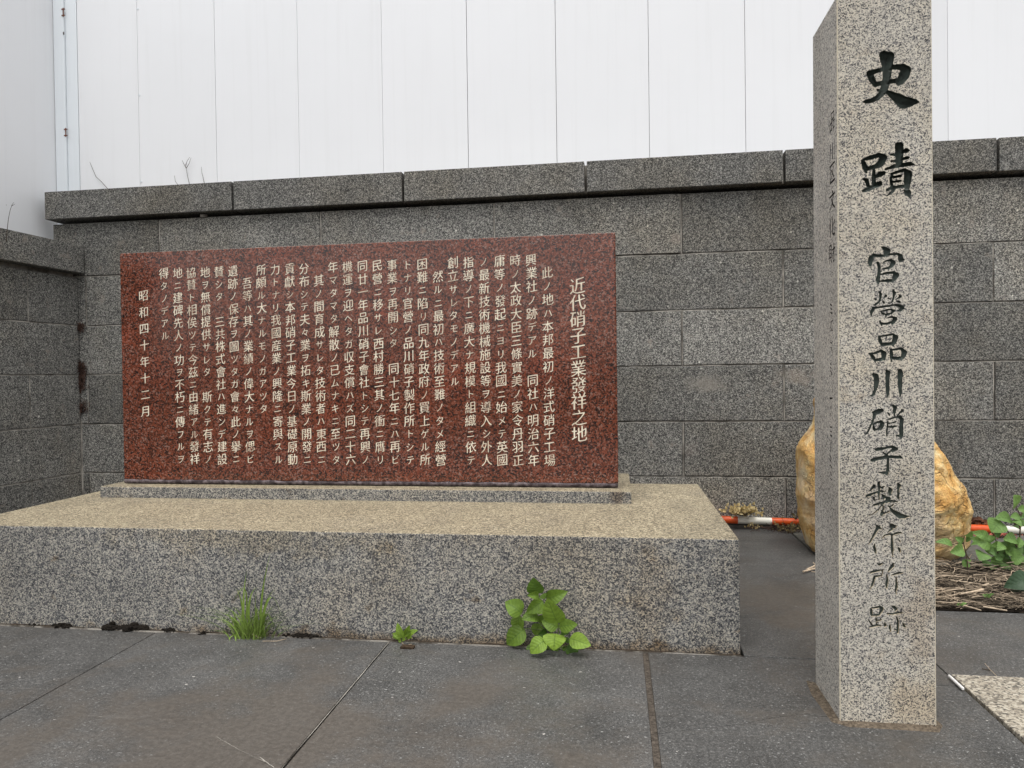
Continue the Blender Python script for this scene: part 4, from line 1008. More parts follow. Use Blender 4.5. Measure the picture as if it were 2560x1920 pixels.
def stem_path(mb, pts, ox, oy, sc, depth, r0, r1, mi=0, jig=0.006, seed=1):
    rr = random.Random(seed)
    P = [on_y(ox + x / sc, oy + y / sc, depth + rr.uniform(-jig, jig)) for x, y in pts]
    # smooth
    Q = []
    for a, b in zip(P[:-1], P[1:]):
        for k in range(4): Q.append(a + (b - a) * k / 4)
    Q.append(P[-1])
    n = len(Q)
    mb.tube(Q, [r0 + (r1 - r0) * i / (n - 1) for i in range(n)], 6, mi)

# big leafy weed at the foot of the plinth
wd = thing('leafy_weed', 'bushy bright green weed with heart shaped leaves at the foot of the plinth', 'weed', tuple(on_z(1160 + 1090 / 4.741, 1350 + 1290 / 4.741)))
DW = 2.165
lv = MB()
plant_leaves([(865, 640, 820, 445, 160, .25), (885, 655, 755, 655, 75, .5), (975, 695, 1222, 615, 135, .5), (935, 715, 740, 865, 130, .5), (685, 875, 490, 725, 175, .5),
 (880, 900, 690, 930, 135, .45), (660, 890, 650, 1100, 140, .6), (720, 1050, 500, 1245, 180, .5), (1000, 800, 880, 870, 90, .55), (955, 890, 910, 1010, 110, .5),
 (890, 990, 835, 1130, 115, .55), (1150, 1100, 1240, 1100, 80, .1), (985, 1100, 875, 1125, 100, .1), (1000, 1260, 910, 1320, 95, .2), (1080, 1265, 1050, 1330, 85, .35), (1130, 1280, 1120, 1340, 60, .3),
 (1370, 1225, 1420, 1285, 80, .2), (1210, 1010, 1270, 1060, 70, .3), (1240, 1240, 1325, 1390, 135, .12), (870, 1270, 762, 1402, 150, .25), (1180, 1260, 1185, 1320, 50, .3), (1250, 1170, 1200, 1210, 60, .15),
 (930, 640, 960, 700, 70, .35), (1000, 900, 1060, 860, 90, .2), (850, 780, 930, 800, 60, .3)], 1160, 1350, 4.741, DW + 0.015, lv, seed=3)
plant_leaves([(1120, 985, 985, 700, 205, .72), (1115, 1035, 918, 955, 130, .5), (1125, 1025, 1342, 1000, 125, .5), (1088, 1110, 1060, 1302, 215, .97), (965, 1185, 780, 1340, 160, .78), (1250, 1165, 1505, 1252, 155, .88)],
             1160, 1350, 4.741, DW - 0.02, lv, seed=8)
lv.build('foliage', M['weed_leaf'], wd)
st = MB()
for pts in ([(1090, 1290), (1050, 1100), (960, 900), (880, 650)], [(1050, 1120), (880, 960), (690, 880)], [(1080, 1240), (1120, 1100), (1120, 1010), (975, 700)], [(1090, 1290), (1250, 1170)], [(1080, 1270), (970, 1190)], [(1060, 1200), (1085, 1110)], [(960, 900), (930, 720)], [(1050, 1150), (900, 1060), (725, 1050)], [(1090, 1290), (1240, 1245)], [(1080, 1290), (880, 1270)]):
    stem_path(st, pts, 1160, 1350, 4.741, DW + 0.012, 0.0026, 0.0012)
st.build('stem', M['stem'], wd)

# seedling
sdl = thing('seedling', 'tiny pale green seedling in the joint between the grass tuft and the leafy weed', 'weed', tuple(on_z(500 + 1990 / 3.95, 1350 + 1010 / 3.95)))
lv = MB()
plant_leaves([(2000, 970, 1945, 818, 62, .75), (2015, 960, 2070, 845, 55, .85), (2060, 950, 2148, 885, 50, .75), (1990, 960, 1897, 920, 45, .8), (1985, 975, 1897, 955, 30, .7), (1985, 985, 1958, 1003, 35, .9),
              (2040, 970, 2092, 962, 32, .9), (2000, 960, 2050, 925, 40, .8), (2000, 985, 2030, 980, 30, .7), (2010, 950, 1990, 880, 40, .6), (2040, 940, 2090, 900, 40, .5)], 500, 1350, 3.95, 2.185, lv, seed=4)
lv.build('foliage', M['weed_leaf'], sdl)
st = MB(); stem_path(st, [(1992, 1015), (1998, 970), (2005, 930)], 500, 1350, 3.95, 2.19, 0.0016, 0.001); st.build('stem', M['stem'], sdl)

# grass tuft
gt = thing('grass_tuft', 'wispy bright green grass tuft growing from the joint at the plinth foot', 'grass', tuple(on_z(500 + 540 / 3.95, 1350 + 975 / 3.95)))
gb = MB()
def blade(pts, w, tone):
    P = []
    pts = [Vector(p) for p in pts]
    # quadratic through three points
    n = 9
    for i in range(n + 1):
        t = i / n
        a, b, c = pts
        p = a * ((1 - t) * (1 - 2 * t)) + b * (4 * t * (1 - t)) + c * (t * (2 * t - 1))
        ww = w * (1 - t ** 1.6) * (0.6 + 0.8 * t * (1 - t)) + 0.0002
        sd_ = Vector((math.cos(bang), math.sin(bang), 0)) * ww / 2
        P.append([p - sd_, p + Vector((0, ww * 0.15, 0)), p + sd_])
    gb.grid(P, 0, tone)
rr = random.Random(11)
tr = [((600, 960), (612, 560), (695, 130), 14), ((440, 930), (428, 620), (460, 305), 14), ((490, 930), (490, 600), (570, 465), 12), ((560, 930), (545, 680), (560, 470), 9), ((430, 900), (410, 620), (350, 475), 9),
      ((590, 940), (650, 620), (770, 475), 9), ((600, 930), (690, 570), (800, 740), 12), ((450, 900), (450, 500), (340, 590), 9), ((380, 920), (330, 720), (280, 730), 9), ((350, 950), (340, 800), (262, 760), 8),
      ((610, 930), (660, 730), (740, 890), 14), ((600, 940), (650, 800), (770, 780), 8), ((360, 960), (330, 800), (300, 950), 10), ((380, 940), (350, 930), (365, 1060), 12), ((600, 950), (625, 820), (635, 960), 12),
      ((560, 960), (540, 800), (555, 760), 14), ((590, 930), (560, 700), (590, 720), 12), ((360, 930), (300, 960), (300, 1000), 9), ((620, 960), (720, 820), (830, 900), 7)]
for a, b, c, w in tr:
    bang = rr.uniform(-0.6, 0.6)
    Ys = 2.18 + rr.uniform(-0.02, 0.02)
    f = lambda p, d: on_y(500 + p[0] / 3.95, 1350 + p[1] / 3.95, Ys + d)
    blade([f(a, 0.0), f(b, -0.01), f(c, -rr.uniform(0, 0.06))], w / 3.95 * Ys / FPX * 3.0, rr.uniform(0.4, 0.9))
for k in range(190):
    bang = rr.uniform(-1.2, 1.2)
    bx = rr.gauss(505, 82); Ys = 2.185 + rr.uniform(-0.03, 0.012)
    B = on_z(500 + bx / 3.95, 1350 + 965 / 3.95); B = np.array([B[0], Ys, 0.0])
    ln = rr.uniform(0.03, 0.155) * (1 - 0.25 * min(1, abs(bx - 510) / 150)); lean = (bx - 510) / 150 + rr.gauss(0, 0.6); fy = rr.uniform(-0.7, 0.2)
    C = B + np.array([lean * ln, fy * ln * 0.5, ln * rr.uniform(0.5, 1)])
    Mid = (B + C) / 2 + np.array([-lean * ln * 0.15, 0, ln * 0.2])
    blade([B, Mid, C], rr.uniform(0.0020, 0.0042), rr.uniform(0.1, 0.9))
gb.build('blades', M['grass'], gt)
rt = MB()
for k in range(40):
    bx = rr.gauss(520, 90); B = on_z(500 + bx / 3.95, 1350 + 975 / 3.95)
    B = Vector((B[0], 2.18 + rr.uniform(-0.015, 0.02), 0.004)); D = Vector((rr.uniform(-1, 1), rr.uniform(-0.6, 0.3), rr.uniform(0, 0.6))) * rr.uniform(0.01, 0.03)
    rt.tube([B, B + D * 0.6 + Vector((0, 0, 0.004)), B + D], 0.0006, 4, tone=rr.random())
rt.build('dead_blades', M['straw'], gt)

# ------------------------------------------------------------------ black soil crumbs along the joint
def clump(name, label, xpx, ypx, L_, h, seed, n=26):
    p = on_z(xpx, ypx)
    y = min(p[1], YF - 0.012)
    t = thing(name, label, 'soil clump', (p[0], y, 0), 'black soil clumps along the plinth foot')
    m = MB(); rr = random.Random(seed)
    for k in range(n * 5):
        bm = bmesh.new(); bmesh.ops.create_icosphere(bm, subdivisions=1, radius=1)
        r = rr.uniform(0.14, 0.58) * h
        cx_ = p[0] + rr.gauss(0, 0.24) * L_; cy_ = y + rr.gauss(0, 0.006); cz_ = r * 0.35 + max(0, rr.gauss(0, h * 0.33)) * (1 - min(1, abs(cx_ - p[0]) / L_))
        for v in bm.verts:
            q = 1 + 0.45 * mnoise.noise(v.co * 2.3 + Vector((seed, k, 0))) + 0.25 * mnoise.noise(v.co * 6 + Vector((k, seed, 3)))
            v.co = Vector((cx_ + v.co.x * r * 1.3 * q, cy_ + v.co.y * r * q, cz_ + v.co.z * r * 0.8 * q))
        m.bm(bm, 0, rr.random(), False)
    m.build('crumbs', M['moss'], t)
clump('soil_clump', 'thin flat black crumb line, leftmost of the clumps at the plinth foot', 88, 1561, 0.05, 0.005, 1, 14)
clump('soil_clump', 'dark soil clump trailing off to its right near the left end of the joint', 160, 1565, 0.07, 0.012, 2)
clump('soil_clump', 'heaped round black clump just left of the paving joint', 281, 1570, 0.055, 0.017, 3)
clump('soil_clump', 'largest knobbly black clump right above the paving joint', 340, 1570, 0.075, 0.019, 4, 34)
clump('soil_clump', 'small dark clump between the largest clump and the grass', 422, 1578, 0.045, 0.010, 5, 16)
clump('soil_clump', 'flattened brown black smear of soil just left of the grass', 506, 1584, 0.04, 0.006, 6, 12)
clump('soil_clump', 'wide dark soil hollow just right of the grass tuft', 757, 1592, 0.10, 0.012, 7, 26)
bc = MB(); p = on_z(1020, 1621)
bc.box((p[0] - 0.021, p[1] - 0.008, 0.001), (p[0] + 0.021, p[1] + 0.008, 0.009), 0.002, jit=0.003)
tag(bc.build('bark_chip', M['bark']), 'small dark brown bark chip lying on the paving under the seedling', 'bark chip')

# ------------------------------------------------------------------ dry twigs behind the copings
def twig(label, lines, ox, oy, sc, Y, r=0.0016):
    p = on_y(ox + lines[0][0][0] / sc, oy + lines[0][0][1] / sc, Y)
    t = thing('dead_twig', label, 'twig', tuple(p), 'bare dead twigs above the granite coping')
    m = MB()
    for k, ln in enumerate(lines):
        pts = ln if k else [(ln[0][0] + (ln[0][0] - ln[1][0]) * 1.2, ln[0][1] + 90)] + ln
        P = [on_y(ox + x / sc, oy + y / sc, Y + 0.004 * i) for i, (x, y) in enumerate(pts)]
        m.tube(P, [r * (1.2 - 0.7 * i / (len(P) - 1)) for i in range(len(P))], 5, tone=0.3)
    m.build('branch', M['twig'], t)
Z1 = 640 / 1659
twig('long bent dead twig rising over the left end of the back wall coping', [[(695, 1220), (655, 1175), (622, 1145), (600, 1095), (582, 1050), (579, 1030)]], 0, 0, 2.592, 4.18)
twig('forked dead twig with split tips above the back wall coping', [[(1227, 1192), (1215, 1140), (1206, 1090), (1200, 1060)], [(1206, 1090), (1190, 1060), (1180, 1038)], [(1203, 1075), (1212, 1045), (1229, 1019)], [(1206, 1092), (1225, 1060), (1238, 1022)]], 0, 0, 2.592, 4.175)
twig('short curved dead twig just left of the forked one', [[(1152, 1196), (1136, 1175), (1130, 1138)]], 0, 0, 2.592, 4.175)
twig('short straight dead twig just right of the forked one', [[(1324, 1187), (1316, 1150), (1308, 1120), (1304, 1081)]], 0, 0, 2.592, 4.175)
twig('dead twig with hooked tip standing behind the side wall coping', [[(48, 1475), (54, 1420), (66, 1360), (80, 1322), (90, 1312)], [(74, 1335), (84, 1330), (97, 1322)]], 0, 0, 2.592, 3.50)
twig('short slanting dead twig in the gap below the coping end', [[(318, 1482), (300, 1458), (288, 1438)]], 0, 0, 2.592, 4.15)

# dried roots in the wall corner
def roots(label, x, y, w, h, n, seed):
    p = on_y(x, y, YW - 0.02)
    t = thing('dried_roots', label, 'dried roots', tuple(p), 'brown root tufts in the wall corner')
    m = MB(); rr = random.Random(seed)
    for k in range(n):
        a = Vector((-3.352 + 0.012 + rr.gauss(0, 0.35) * w, 0, p[2] + rr.uniform(-0.5, 0.5) * h)); a.y = YW - 0.006 - abs(rr.gauss(0, 0.006))
        pts = [a]
        d = Vector((rr.gauss(0, 1), rr.uniform(-0.8, 0.1), rr.gauss(-0.4, 1)))
        for q in range(4):
            d += Vector((rr.gauss(0, 0.7), rr.gauss(0, 0.4), rr.gauss(-0.1, 0.7)))
            nx_ = pts[-1] + d.normalized() * rr.uniform(0.004, 0.013); nx_.y = min(nx_.y, YW - 0.004); nx_.x = max(nx_.x, -3.352 + 0.006)
            pts.append(nx_)
        m.tube(pts, [0.0016, 0.0014, 0.0012, 0.001, 0.0006], 4, tone=rr.random())
    m.build('strands', M['root'], t)
roots('small brown root tuft, topmost in the wall corner', 202, 816, 0.05, 0.035, 70, 1)
roots('long brown hanging root mat, largest in the wall corner', 204, 940, 0.045, 0.17, 260, 2)
roots('sparse brown root wisp, lowest in the wall corner', 213, 1016, 0.05, 0.06, 70, 3)

# ------------------------------------------------------------------ ochre boulder
rk = MB()
YR = 3.52
lp = [(2040, 1040), (2034, 1062), (2026, 1078), (2012, 1098), (2003, 1112), (1999, 1123), (1998, 1148), (1999, 1197), (1995, 1238), (2000, 1269), (2003, 1296), (2007, 1318), (2018, 1361), (2031, 1373)]
rp = [(2290, 1040), (2322, 1100), (2341, 1128), (2371, 1180), (2379, 1191), (2392, 1210), (2404, 1246), (2409, 1267), (2408, 1295), (2411, 1317), (2408, 1354), (2392, 1379), (2378, 1391)]
zl = [on_y(x, y, YR) for x, y in lp]; zr = [on_y(x, y, YR) for x, y in rp]
zmin = 0.0
LZ = sorted([(p[2], p[0]) for p in zl]); RZ = sorted([(p[2], p[0]) for p in zr])
zz = np.linspace(-0.01, 0.80, 130)
P = []
for z in zz:
    zc = z
    xl_ = np.interp(zc, [a for a, b in LZ], [b for a, b in LZ]); xr_ = np.interp(zc, [a for a, b in RZ], [b for a, b in RZ])
    if z > 0.70:                                   # rounded, hidden summit
        k = math.sqrt(max(0.0, 1 - ((z - 0.70) / 0.10) ** 2)); mid = (xl_ + xr_) / 2 + 0.02; xl_ = mid + (xl_ - mid) * k; xr_ = mid + (xr_ - mid) * k
    c = (xl_ + xr_) / 2; hw = (xr_ - xl_) / 2
    dp = 0.21 * min(1, 0.7 + z) * (hw / 0.27)
    row = []
    for j in range(160):
        a = 2 * math.pi * j / 160
        ca, sa = math.cos(a), math.sin(a)
        q = (abs(ca) ** 2.4 + abs(sa) ** 2.4) ** (-1 / 2.4)
        x, y = c + hw * q * ca, YR + dp * q * sa
        v = Vector((x * 6, y * 6, z * 6))
        n1 = mnoise.noise(v) * 0.5 + mnoise.noise(v * 2.3) * 0.3 + (mnoise.noise(v * 5.1)) * 0.18 + mnoise.noise(v * 11) * 0.09
        ridge = 0.5 - abs(mnoise.noise(Vector((x * 5, y * 5, z * 11 + 4))))
        cell_ = mnoise.cell_vector(Vector((x * 9 + 0.8 * n1, y * 9, z * 12 + n1)))[0] - 0.5
        am = 0.040 * n1 + 0.030 * ridge + 0.012 * cell_ + 0.006 * mnoise.noise(v * 19) + 0.004 * mnoise.noise(v * 34)
        am *= min(1.0, 0.35 + max(0, z) * 5)
        edge = abs(sa)                             # keep the traced outline
        am2 = am * (0.10 + 0.5 * edge)
        row.append((x + ca * am2, y + sa * am, z))
    P.append(row)
rk.grid(P, closed=True)
rk.poly(P[-1])
tag(rk.build('boulder', M['rock']), 'upright ochre yellow boulder standing behind the carved pillar', 'boulder')

# ------------------------------------------------------------------ orange and white pole at the wall foot
pA, pB, pC = on_y(1808, 1292, 4.026), on_y(2000, 1302, 4.026), on_y(2560, 1327, 3.945)
def pole_pt(px):
    if px <= 2000:
        f = (px - 1808) / 192; return pA + (pB - pA) * f
    f = (px - 2000) / 560; return pB + (pC - pB) * f
A0 = np.array([0.40, 4.022, 0.046]); A1 = np.array([2.62, 3.915, 0.021])
def lin(px):
    # point of the straight pole seen at photo column px
    lo, hi = 0.0, 1.0
    for _ in range(40):
        m = (lo + hi) / 2; q = A0 + (A1 - A0) * m - CAM; x = 1280 + FPX * (q @ RT) / (q @ FW)
        if x < px: lo = m
        else: hi = m
    return A0 + (A1 - A0) * lo
po = thing('barrier_pole', 'orange and white banded plastic pole lying along the foot of the wall', 'barrier pole', tuple(A0))
cuts = [A0] + [lin(x) for x in (1844, 1929, 1999, 2085, 2160, 2240, 2325, 2398, 2476, 2570)] + [A1]
for k, (a, b) in enumerate(zip(cuts[:-1], cuts[1:])):
    m = MB(); m.tube([a, a + (b - a) * 0.5, b], 0.0195 + (0.0004 if k % 2 == 0 else 0), 16)
    m.build('orange_band' if k % 2 == 0 else 'white_band', M['orange' if k % 2 == 0 else 'white_plastic'], po)

# ------------------------------------------------------------------ small plants at the wall foot
def tuft(name, label, cat, ox, oy, sc, cx_, cy_, w, h, Y, n, mat, stemmat, size, seed, group=None, down=False):
    rr = random.Random(seed)
    base = on_y(ox + cx_ / sc, oy + (cy_ + h / 2) / sc, Y)
    t = thing(name, label, cat, tuple(base), group)
    m, s = MB(), MB()
    for k in range(n):
        x = cx_ + rr.gauss(0, 0.27) * w; y = cy_ + rr.gauss(0, 0.27) * h
        Yk = Y + rr.uniform(-0.04, 0.04)
        C = Vector(on_y(ox + x / sc, oy + y / sc, Yk))
        d = Vector((rr.uniform(-1, 1), rr.uniform(-1, 0.2), rr.uniform(-0.3, 1))).normalized() * size * rr.uniform(0.6, 1.3)
        leaf(m, C, C + d, size * rr.uniform(0.6, 1.0), rr.random(), face=(rr.uniform(-.5, .5), -1, rr.uniform(0, 1)), ns=5, serr=0, shape=0.8)
        if n < 20:
            R0 = Vector(on_y(ox + cx_ / sc, oy + (cy_ + h * 0.5) / sc, Y))
            s.tube([R0, (R0 + C) / 2 + Vector((0, 0, 0.004)), C], [0.0012, 0.001, 0.0007], 4, tone=rr.random())
        elif k % 2 == 0:
            R0 = Vector(on_y(ox + (cx_ + (x - cx_) * 0.3) / sc, oy + (cy_ + h * 0.5) / sc, Yk))
            s.tube([R0, (R0 + C) / 2 + Vector((0, 0, 0.004)), C], [0.0012, 0.001, 0.0007], 4, tone=rr.random())
    m.build('foliage', mat, t); s.build('stem', stemmat, t)
tuft('sedum', 'yellowed sedum tuft spilling over the white band of the pole', 'succulent', 1780, 1040, 4.146, 325, 985, 300, 95, 3.975, 190, M['sedum_leaf'], M['brown_stem'], 0.020, 21)
tuft('creeper', 'brown withered creeper under the pole beside the boulder', 'weed', 1780, 1040, 4.146, 830, 1165, 330, 120, 3.93, 110, M['creeper_leaf'], M['root'], 0.014, 22)
tuft('creeper', 'few round brownish leaves above the pole end at the boulder', 'weed', 1780, 1040, 4.146, 870, 1035, 75, 80, 3.97, 9, M['creeper_leaf'], M['root'], 0.020, 23)
tuft('creeper', 'sparse dry weed under the white band of the pole', 'weed', 1780, 1040, 4.146, 430, 1140, 170, 60, 3.95, 22, M['sedum_leaf'], M['root'], 0.010, 24)
dr = thing('dead_vine', 'tangle of thin dry stems on the paving under the pole', 'dead vine', tuple(on_z(1925, 1325)))
m = MB(); rr = random.Random(5)
for k in range(110):
    c = on_z(1780 + rr.uniform(480, 930) / 4.146, 1040 + rr.uniform(1130, 1215) / 4.146); a = Vector((c[0], c[1], rr.uniform(0.003, 0.02)))
    d = Vector((rr.gauss(0, 1), rr.gauss(0, 0.6), rr.uniform(-0.1, 0.4))).normalized() * rr.uniform(0.02, 0.07)
    m.tube([a, a + d * 0.5 + Vector((0, 0, rr.uniform(0, 0.012))), a + d], 0.0011, 4, tone=rr.random())
m.build('strands', M['root'], dr)
# brown dead leaves heaped against the wall
dl = thing('dead_leaves', 'heap of brown dead leaves between the boulder and the wall', 'dead leaves', tuple(on_y(2430, 1310, 4.0)))
m = MB(); rr = random.Random(6)
for k in range(46):
    x = rr.uniform(480, 790); top = 450 + (x - 480) * 0.42
    y = rr.uniform(min(top, 570), 600)
    C = Vector(on_y(2300 + x / 4.365, 1180 + y / 4.365, rr.uniform(3.96, 4.035)))
    d = Vector((rr.uniform(-1, 1), rr.uniform(-0.6, 0.2), rr.uniform(-0.5, 0.35))).normalized() * rr.uniform(0.03, 0.055)
    leaf(m, C - d / 2, C + d / 2, rr.uniform(0.016, 0.03), rr.random(), face=(rr.uniform(-.6, .6), -0.7, rr.uniform(0.2, 1)), fold=0.3, ns=5, serr=0)
m.build('leaves', M['brown_leaf'], dl)
# pink buds among the weeds
tuft('pink_weed', 'low weed with pink buds under the orange end of the pole right of the boulder', 'weed', 2300, 1180, 4.365, 850, 690, 420, 60, 3.86, 90, M['pink'], M['root'], 0.009, 31)

# shrubs on the right
sh = thing('leafy_shrub', 'leafy green shrub with toothed leaves at the right edge of the planting bed', 'shrub', tuple(on_z(2300 + 930 / 4.365, 1180 + 1110 / 4.365)))
lv = MB()
plant_leaves([(1048, 375, 1028, 252, 135, .7), (1140, 400, 1068, 402, 62, .75), (1090, 480, 988, 492, 62, .6), (1010, 535, 1118, 592, 62, .6), (995, 520, 828, 498, 105, .5), (875, 535, 778, 655, 150, .62), (995, 600, 1078, 610, 70, .3),
 (745, 705, 575, 655, 75, .62), (775, 805, 566, 722, 115, .72), (795, 760, 738, 690, 66, .6), (760, 805, 795, 912, 115, .55), (855, 800, 780, 800, 66, .6), (930, 820, 1012, 790, 85, .5), (905, 785, 848, 852, 70, .6), (925, 862, 1112, 890, 75, .75),
 (985, 932, 1140, 930, 115, .65), (770, 950, 902, 990, 72, .75), (700, 880, 655, 960, 115, .45), (950, 1000, 920, 1075, 85, .35), (1045, 722, 915, 735, 95, .55), (1058, 780, 1140, 772, 90, .6), (1090, 470, 1140, 500, 60, .3),
 (1100, 560, 1150, 540, 60, .5), (880, 690, 800, 640, 80, .25), (960, 760, 1040, 740, 70, .5), (1060, 860, 1120, 830, 70, .35), (880, 1050, 840, 1090, 60, .3), (800, 1030, 780, 1070, 50, .3), (1000, 1040, 1060, 1090, 80, .2), (1080, 1020, 1150, 1060, 90, .25), (720, 960, 700, 1020, 80, .2),
 (960, 900, 900, 930, 70, .2), (860, 900, 830, 960, 70, .2), (1020, 980, 960, 1010, 70, .25), (1090, 950, 1150, 1000, 90, .3), (830, 870, 760, 870, 80, .25)], 2300, 1180, 4.365, 3.2, lv, seed=13, serr=0.035)
rr = random.Random(77)
for k in range(60):
    x, y = rr.uniform(690, 1300), rr.uniform(760, 1090)
    C = Vector(on_y(2300 + x / 4.365, 1180 + y / 4.365, 3.2 + rr.uniform(0.01, 0.10)))
    d = Vector((rr.uniform(-1, 1), rr.uniform(-1, 0.2), rr.uniform(-0.8, 0.5))).normalized() * rr.uniform(0.025, 0.05)
    leaf(lv, C, C + d, rr.uniform(0.02, 0.034), rr.uniform(0, 0.5), face=(rr.uniform(-.5, .5), -1, rr.uniform(0.2, 1)), ns=8)
lv.build('foliage', M['shrub_leaf'], sh)
st = MB()
for pts in ([(830, 1110), (850, 900), (840, 780), (790, 650)], [(960, 1100), (1080, 800), (1098, 560), (1090, 470), (1048, 370)], [(850, 960), (760, 800)], [(1090, 620), (1000, 530)], [(1096, 600), (995, 520)], [(850, 1000), (930, 860)], [(1060, 820), (925, 590), (875, 535)], [(1096, 480), (1140, 400)]):
    stem_path(st, pts, 2300, 1180, 4.365, 3.215, 0.0035, 0.0016)
st.build('stem', M['brown_stem'], sh)
s2 = thing('young_shrub', 'thin young shrub with few leaves just right of the boulder foot', 'shrub', tuple(on_z(2300 + 520 / 4.365, 1180 + 1040 / 4.365)))
lv = MB()
plant_leaves([(485, 695, 572, 650, 72, .65), (472, 765, 383, 708, 52, .6), (355, 795, 178, 752, 64, .55), (472, 830, 338, 878, 105, .72), (520, 985, 470, 1032, 66, .6), (552, 800, 625, 780, 62, .45), (500, 740, 560, 730, 44, .4), (515, 960, 545, 980, 40, .5), (500, 990, 480, 960, 40, .35)], 2300, 1180, 4.365, 3.05, lv, seed=17)
lv.build('foliage', M['shrub_leaf'], s2)
st = MB()
for pts in ([(520, 1045), (510, 920), (490, 840), (470, 760), (488, 690)], [(495, 860), (552, 800)], [(470, 780), (400, 780), (350, 792)], [(545, 960), (508, 900)]): stem_path(st, pts, 2300, 1180, 4.365, 3.06, 0.0028, 0.0014)
st.build('stem', M['brown_stem'], s2)
s3 = thing('broad_leaf_plant', 'plant with large dull dark green leaves entering at the right edge above the mulch', 'plant', tuple(on_y(2600, 1500, 2.85)))
lv = MB()
plant_leaves([(1190, 1150, 935, 1252, 150, .5), (1200, 1270, 1015, 1455, 190, .35), (1260, 1200, 1330, 1330, 150, .4), (1240, 1160, 1360, 1100, 140, .5)], 2300, 1180, 4.365, 2.85, lv, seed=19, serr=0.01)
lv.build('foliage', M['broad_leaf'], s3)
st = MB()
for pts in ([(1250, 1500), (1230, 1300), (1190, 1150)], [(1235, 1340), (1200, 1270)], [(1230, 1280), (1260, 1200)]): stem_path(st, pts, 2300, 1180, 4.365, 2.86, 0.004, 0.002)
st.build('stem', M['stem'], s3)
def sprig(label, x, y, seed):
    t = thing('weed_sprig', label, 'weed', tuple(on_z(2300 + x / 4.365, 1180 + y / 4.365)), 'small sprigs in the mulch')
    m = MB(); rr = random.Random(seed); b = Vector(on_z(2300 + x / 4.365, 1180 + y / 4.365, 0.03))
    for k in range(7):
        d = Vector((rr.uniform(-1, 1), rr.uniform(-0.6, 0.3), rr.uniform(0.1, 0.6))).normalized() * rr.uniform(0.012, 0.024)
        leaf(m, b + d * 0.3, b + d * 1.2, 0.011, rr.uniform(0.4, 0.9), face=(0, -0.6, 1), ns=5)
    m.build('foliage', M['shrub_leaf'], t)
sprig('pale green sprig in the mulch, nearer the broad dull leaves', 735, 1370, 1)
sprig('tiny green sprig in the mulch near the pillar', 440, 1460, 2)

# ------------------------------------------------------------------ mulch of dry stalks
mu = MB(); rr = random.Random(9)
for k in range(6500):
    x = rr.uniform(0.97, 2.5); y = rr.uniform(2.697, 3.27) if rr.random() < 0.65 else rr.uniform(2.695, 2.80)
    ln = rr.choice([rr.uniform(0.015, 0.05)] * 3 + [rr.uniform(0.05, 0.17)])
    a = rr.gauss(0.1, 0.75) if rr.random() < 0.75 else rr.uniform(0, 3.14)
    z = 0.004 + (0.02 + 0.014 * mnoise.noise((x * 7, y * 7, 0))) * min(1, (y - 2.69) / 0.10) + rr.uniform(0.0, 0.014)
    d = Vector((math.cos(a), math.sin(a), rr.gauss(0, 0.10))) * ln
    c = Vector((x, y, z))
    if (c - d / 2).y < 2.69 or (c + d / 2).y < 2.69: d.y *= 0.15
    bend = Vector((rr.gauss(0, 0.12), rr.gauss(0, 0.12), rr.uniform(0, 0.12))) * ln
    r = rr.uniform(0.0004, 0.0011) * (1.6 if ln > 0.08 else 1)
    mu.tube([c - d / 2, c - d / 6 + bend, c + d / 6 + bend * 0.8, c + d / 2], [r, r * 1.05, r, r * 0.7], 4, tone=rr.choice([0.0, 0.0, 0.05, 0.12, 0.2, 0.35, 0.55, 0.9, 1.0]), smooth=False)
for k in range(260):
    x = rr.uniform(0.97, 2.5); y = rr.uniform(2.71, 3.2); ln = rr.uniform(0.05, 0.15); a = rr.gauss(0.1, 0.6)
    z = 0.020 + (0.02 + 0.014 * mnoise.noise((x * 7, y * 7, 0))) * min(1, (y - 2.69) / 0.10)
    d = Vector((math.cos(a), math.sin(a) * 0.7, rr.gauss(0, 0.08))) * ln; c = Vector((x, y, z))
    if (c - d / 2).y < 2.69 or (c + d / 2).y < 2.69: d.y *= 0.1
    bend = Vector((rr.gauss(0, 0.1), rr.gauss(0, 0.1), rr.uniform(0, 0.1))) * ln
    r = rr.uniform(0.0008, 0.0018)
    mu.tube([c - d / 2, c - d / 6 + bend, c + d / 6 + bend * 0.8, c + d / 2], [r, r * 1.05, r, r * 0.7], 5, tone=rr.uniform(0.6, 1.0), smooth=False)
tag(mu.build('mulch', M['straw']), 'layer of dry broken stalks covering the planting bed', 'mulch', kind='stuff')
for k, (lb, pts, r) in enumerate((('longest pale stalk lying across the middle of the mulch', [(335, 1182), (520, 1205), (690, 1235), (745, 1222)], 0.0035), ('pale flat stalk in the mulch below the longest one', [(440, 1330), (560, 1310), (690, 1282)], 0.004), ('pale stalk slanting to the front of the mulch', [(480, 1455), (600, 1490), (665, 1508)], 0.0024), ('pale stalk along the front of the mulch near the broad leaves', [(690, 1468), (820, 1490), (950, 1512)], 0.0026))):
    P = [on_z(2300 + x / 4.365, 1180 + y / 4.365, 0.042) for x, y in pts]
    m = MB(); m.tube(P, r, 6, tone=1.0)
    tag(m.build('dry_stalk', M['straw']), lb, 'stalk', 'pale stalks on the mulch')

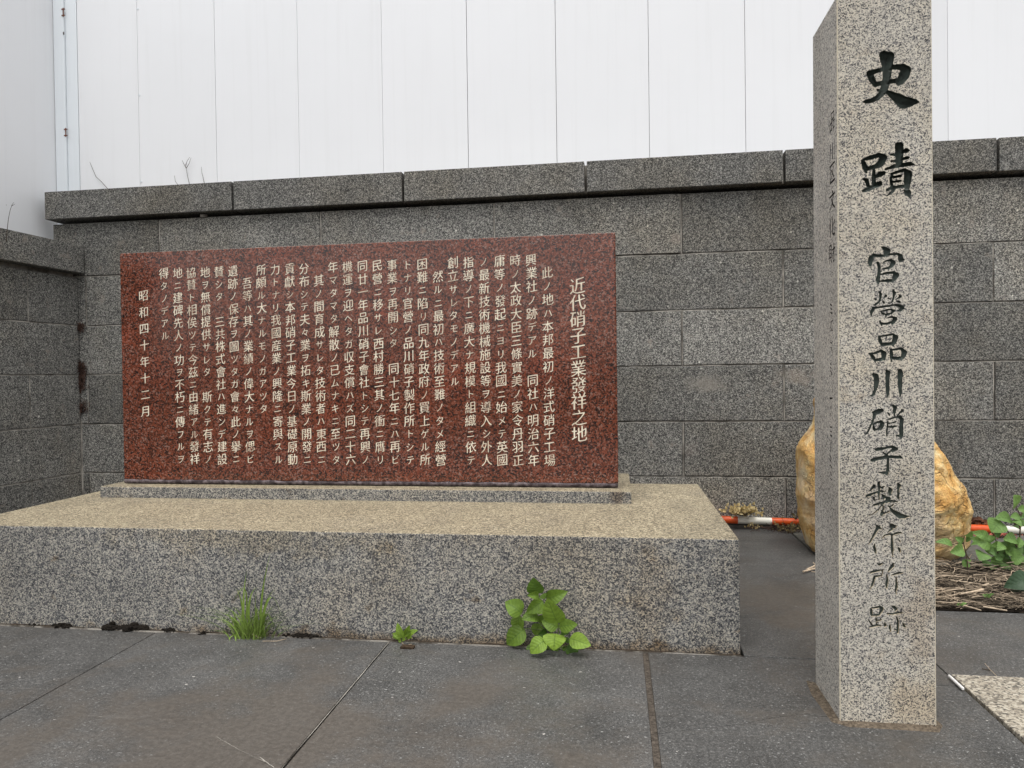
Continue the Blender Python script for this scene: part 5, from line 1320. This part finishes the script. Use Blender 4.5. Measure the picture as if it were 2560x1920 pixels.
# twigs on the path beside the pillar
for lb, pts, r in (('upper pale broken twig on the path left of the pillar', [(985, 1588), (1040, 1565), (1110, 1530)], 0.0034), ('thicker middle twig on the path left of the pillar', [(945, 1612), (1020, 1592), (1120, 1568)], 0.0042), ('thin short twig crossing the others left of the pillar', [(1048, 1520), (1075, 1545), (1120, 1560)], 0.002), ('dark thin twig under the others left of the pillar', [(1030, 1612), (1070, 1618), (1130, 1605)], 0.0018)):
    P = [on_z(1780 + x / 4.146, 1040 + y / 4.146, 0.006 + r) for x, y in pts]
    m = MB(); m.tube(P, [r, r * 1.1, r * 0.9], 6, tone=0.9)
    tag(m.build('broken_twig', M['straw']), lb, 'twig', 'broken twigs beside the pillar')

# cigarette on the joint by the pale slab
ca, cb = on_z(2372, 1689, 0.008), on_z(2407.6, 1722, 0.008)
cg = thing('cigarette', 'white cigarette lying in the joint beside the pale paving slab', 'cigarette', tuple(ca))
m = MB(); m.tube([ca + (cb - ca) * t for t in (0, 0.02, 0.3, 0.6, 0.72)], [0.0028, 0.0038, 0.0040, 0.0040, 0.0040], 12); m.build('paper_tube', M['paper'], cg)
m = MB(); m.tube([ca + (cb - ca) * t for t in (0.72, 0.98, 1.0)], [0.0041, 0.0041, 0.0032], 12); m.build('filter', M['paper'], cg)
# a blade of dry grass and a dark twig on the right slab
m = MB(); m.tube([on_z(2462, 1658, 0.003), on_z(2476, 1675, 0.006), on_z(2492, 1690, 0.004)], 0.0007, 4, tone=1); tag(m.build('grass_stalk', M['straw']), 'thin pale grass stalk on the dark slab above the pale slab', 'stalk')
m = MB(); m.tube([on_z(2455, 1672, 0.003), on_z(2465, 1674, 0.004), on_z(2476, 1676, 0.003)], 0.0016, 5, tone=0.1); tag(m.build('bark_sliver', M['twig']), 'short dark bark sliver on the slab right of the pillar', 'twig')
m = MB(); m.tube([on_z(500 + 1985 / 3.95, 1350 + 1005 / 3.95, 0.002), on_z(500 + 2020 / 3.95, 1350 + 1040 / 3.95, 0.003), on_z(500 + 2092 / 3.95, 1350 + 1028 / 3.95, 0.002)], 0.0009, 4, tone=1); tag(m.build('root_strand', M['straw']), 'thin pale root strand curling out below the seedling', 'root')
m = MB(); m.tube([on_z(500 + 618 / 3.95, 1350 + 998 / 3.95, 0.002), on_z(500 + 760 / 3.95, 1350 + 998 / 3.95, 0.004), on_z(500 + 855 / 3.95, 1350 + 975 / 3.95, 0.003)], 0.0009, 4, tone=1); tag(m.build('straw_strand', M['straw']), 'thin pale straw lying on the paving right of the grass tuft', 'straw')
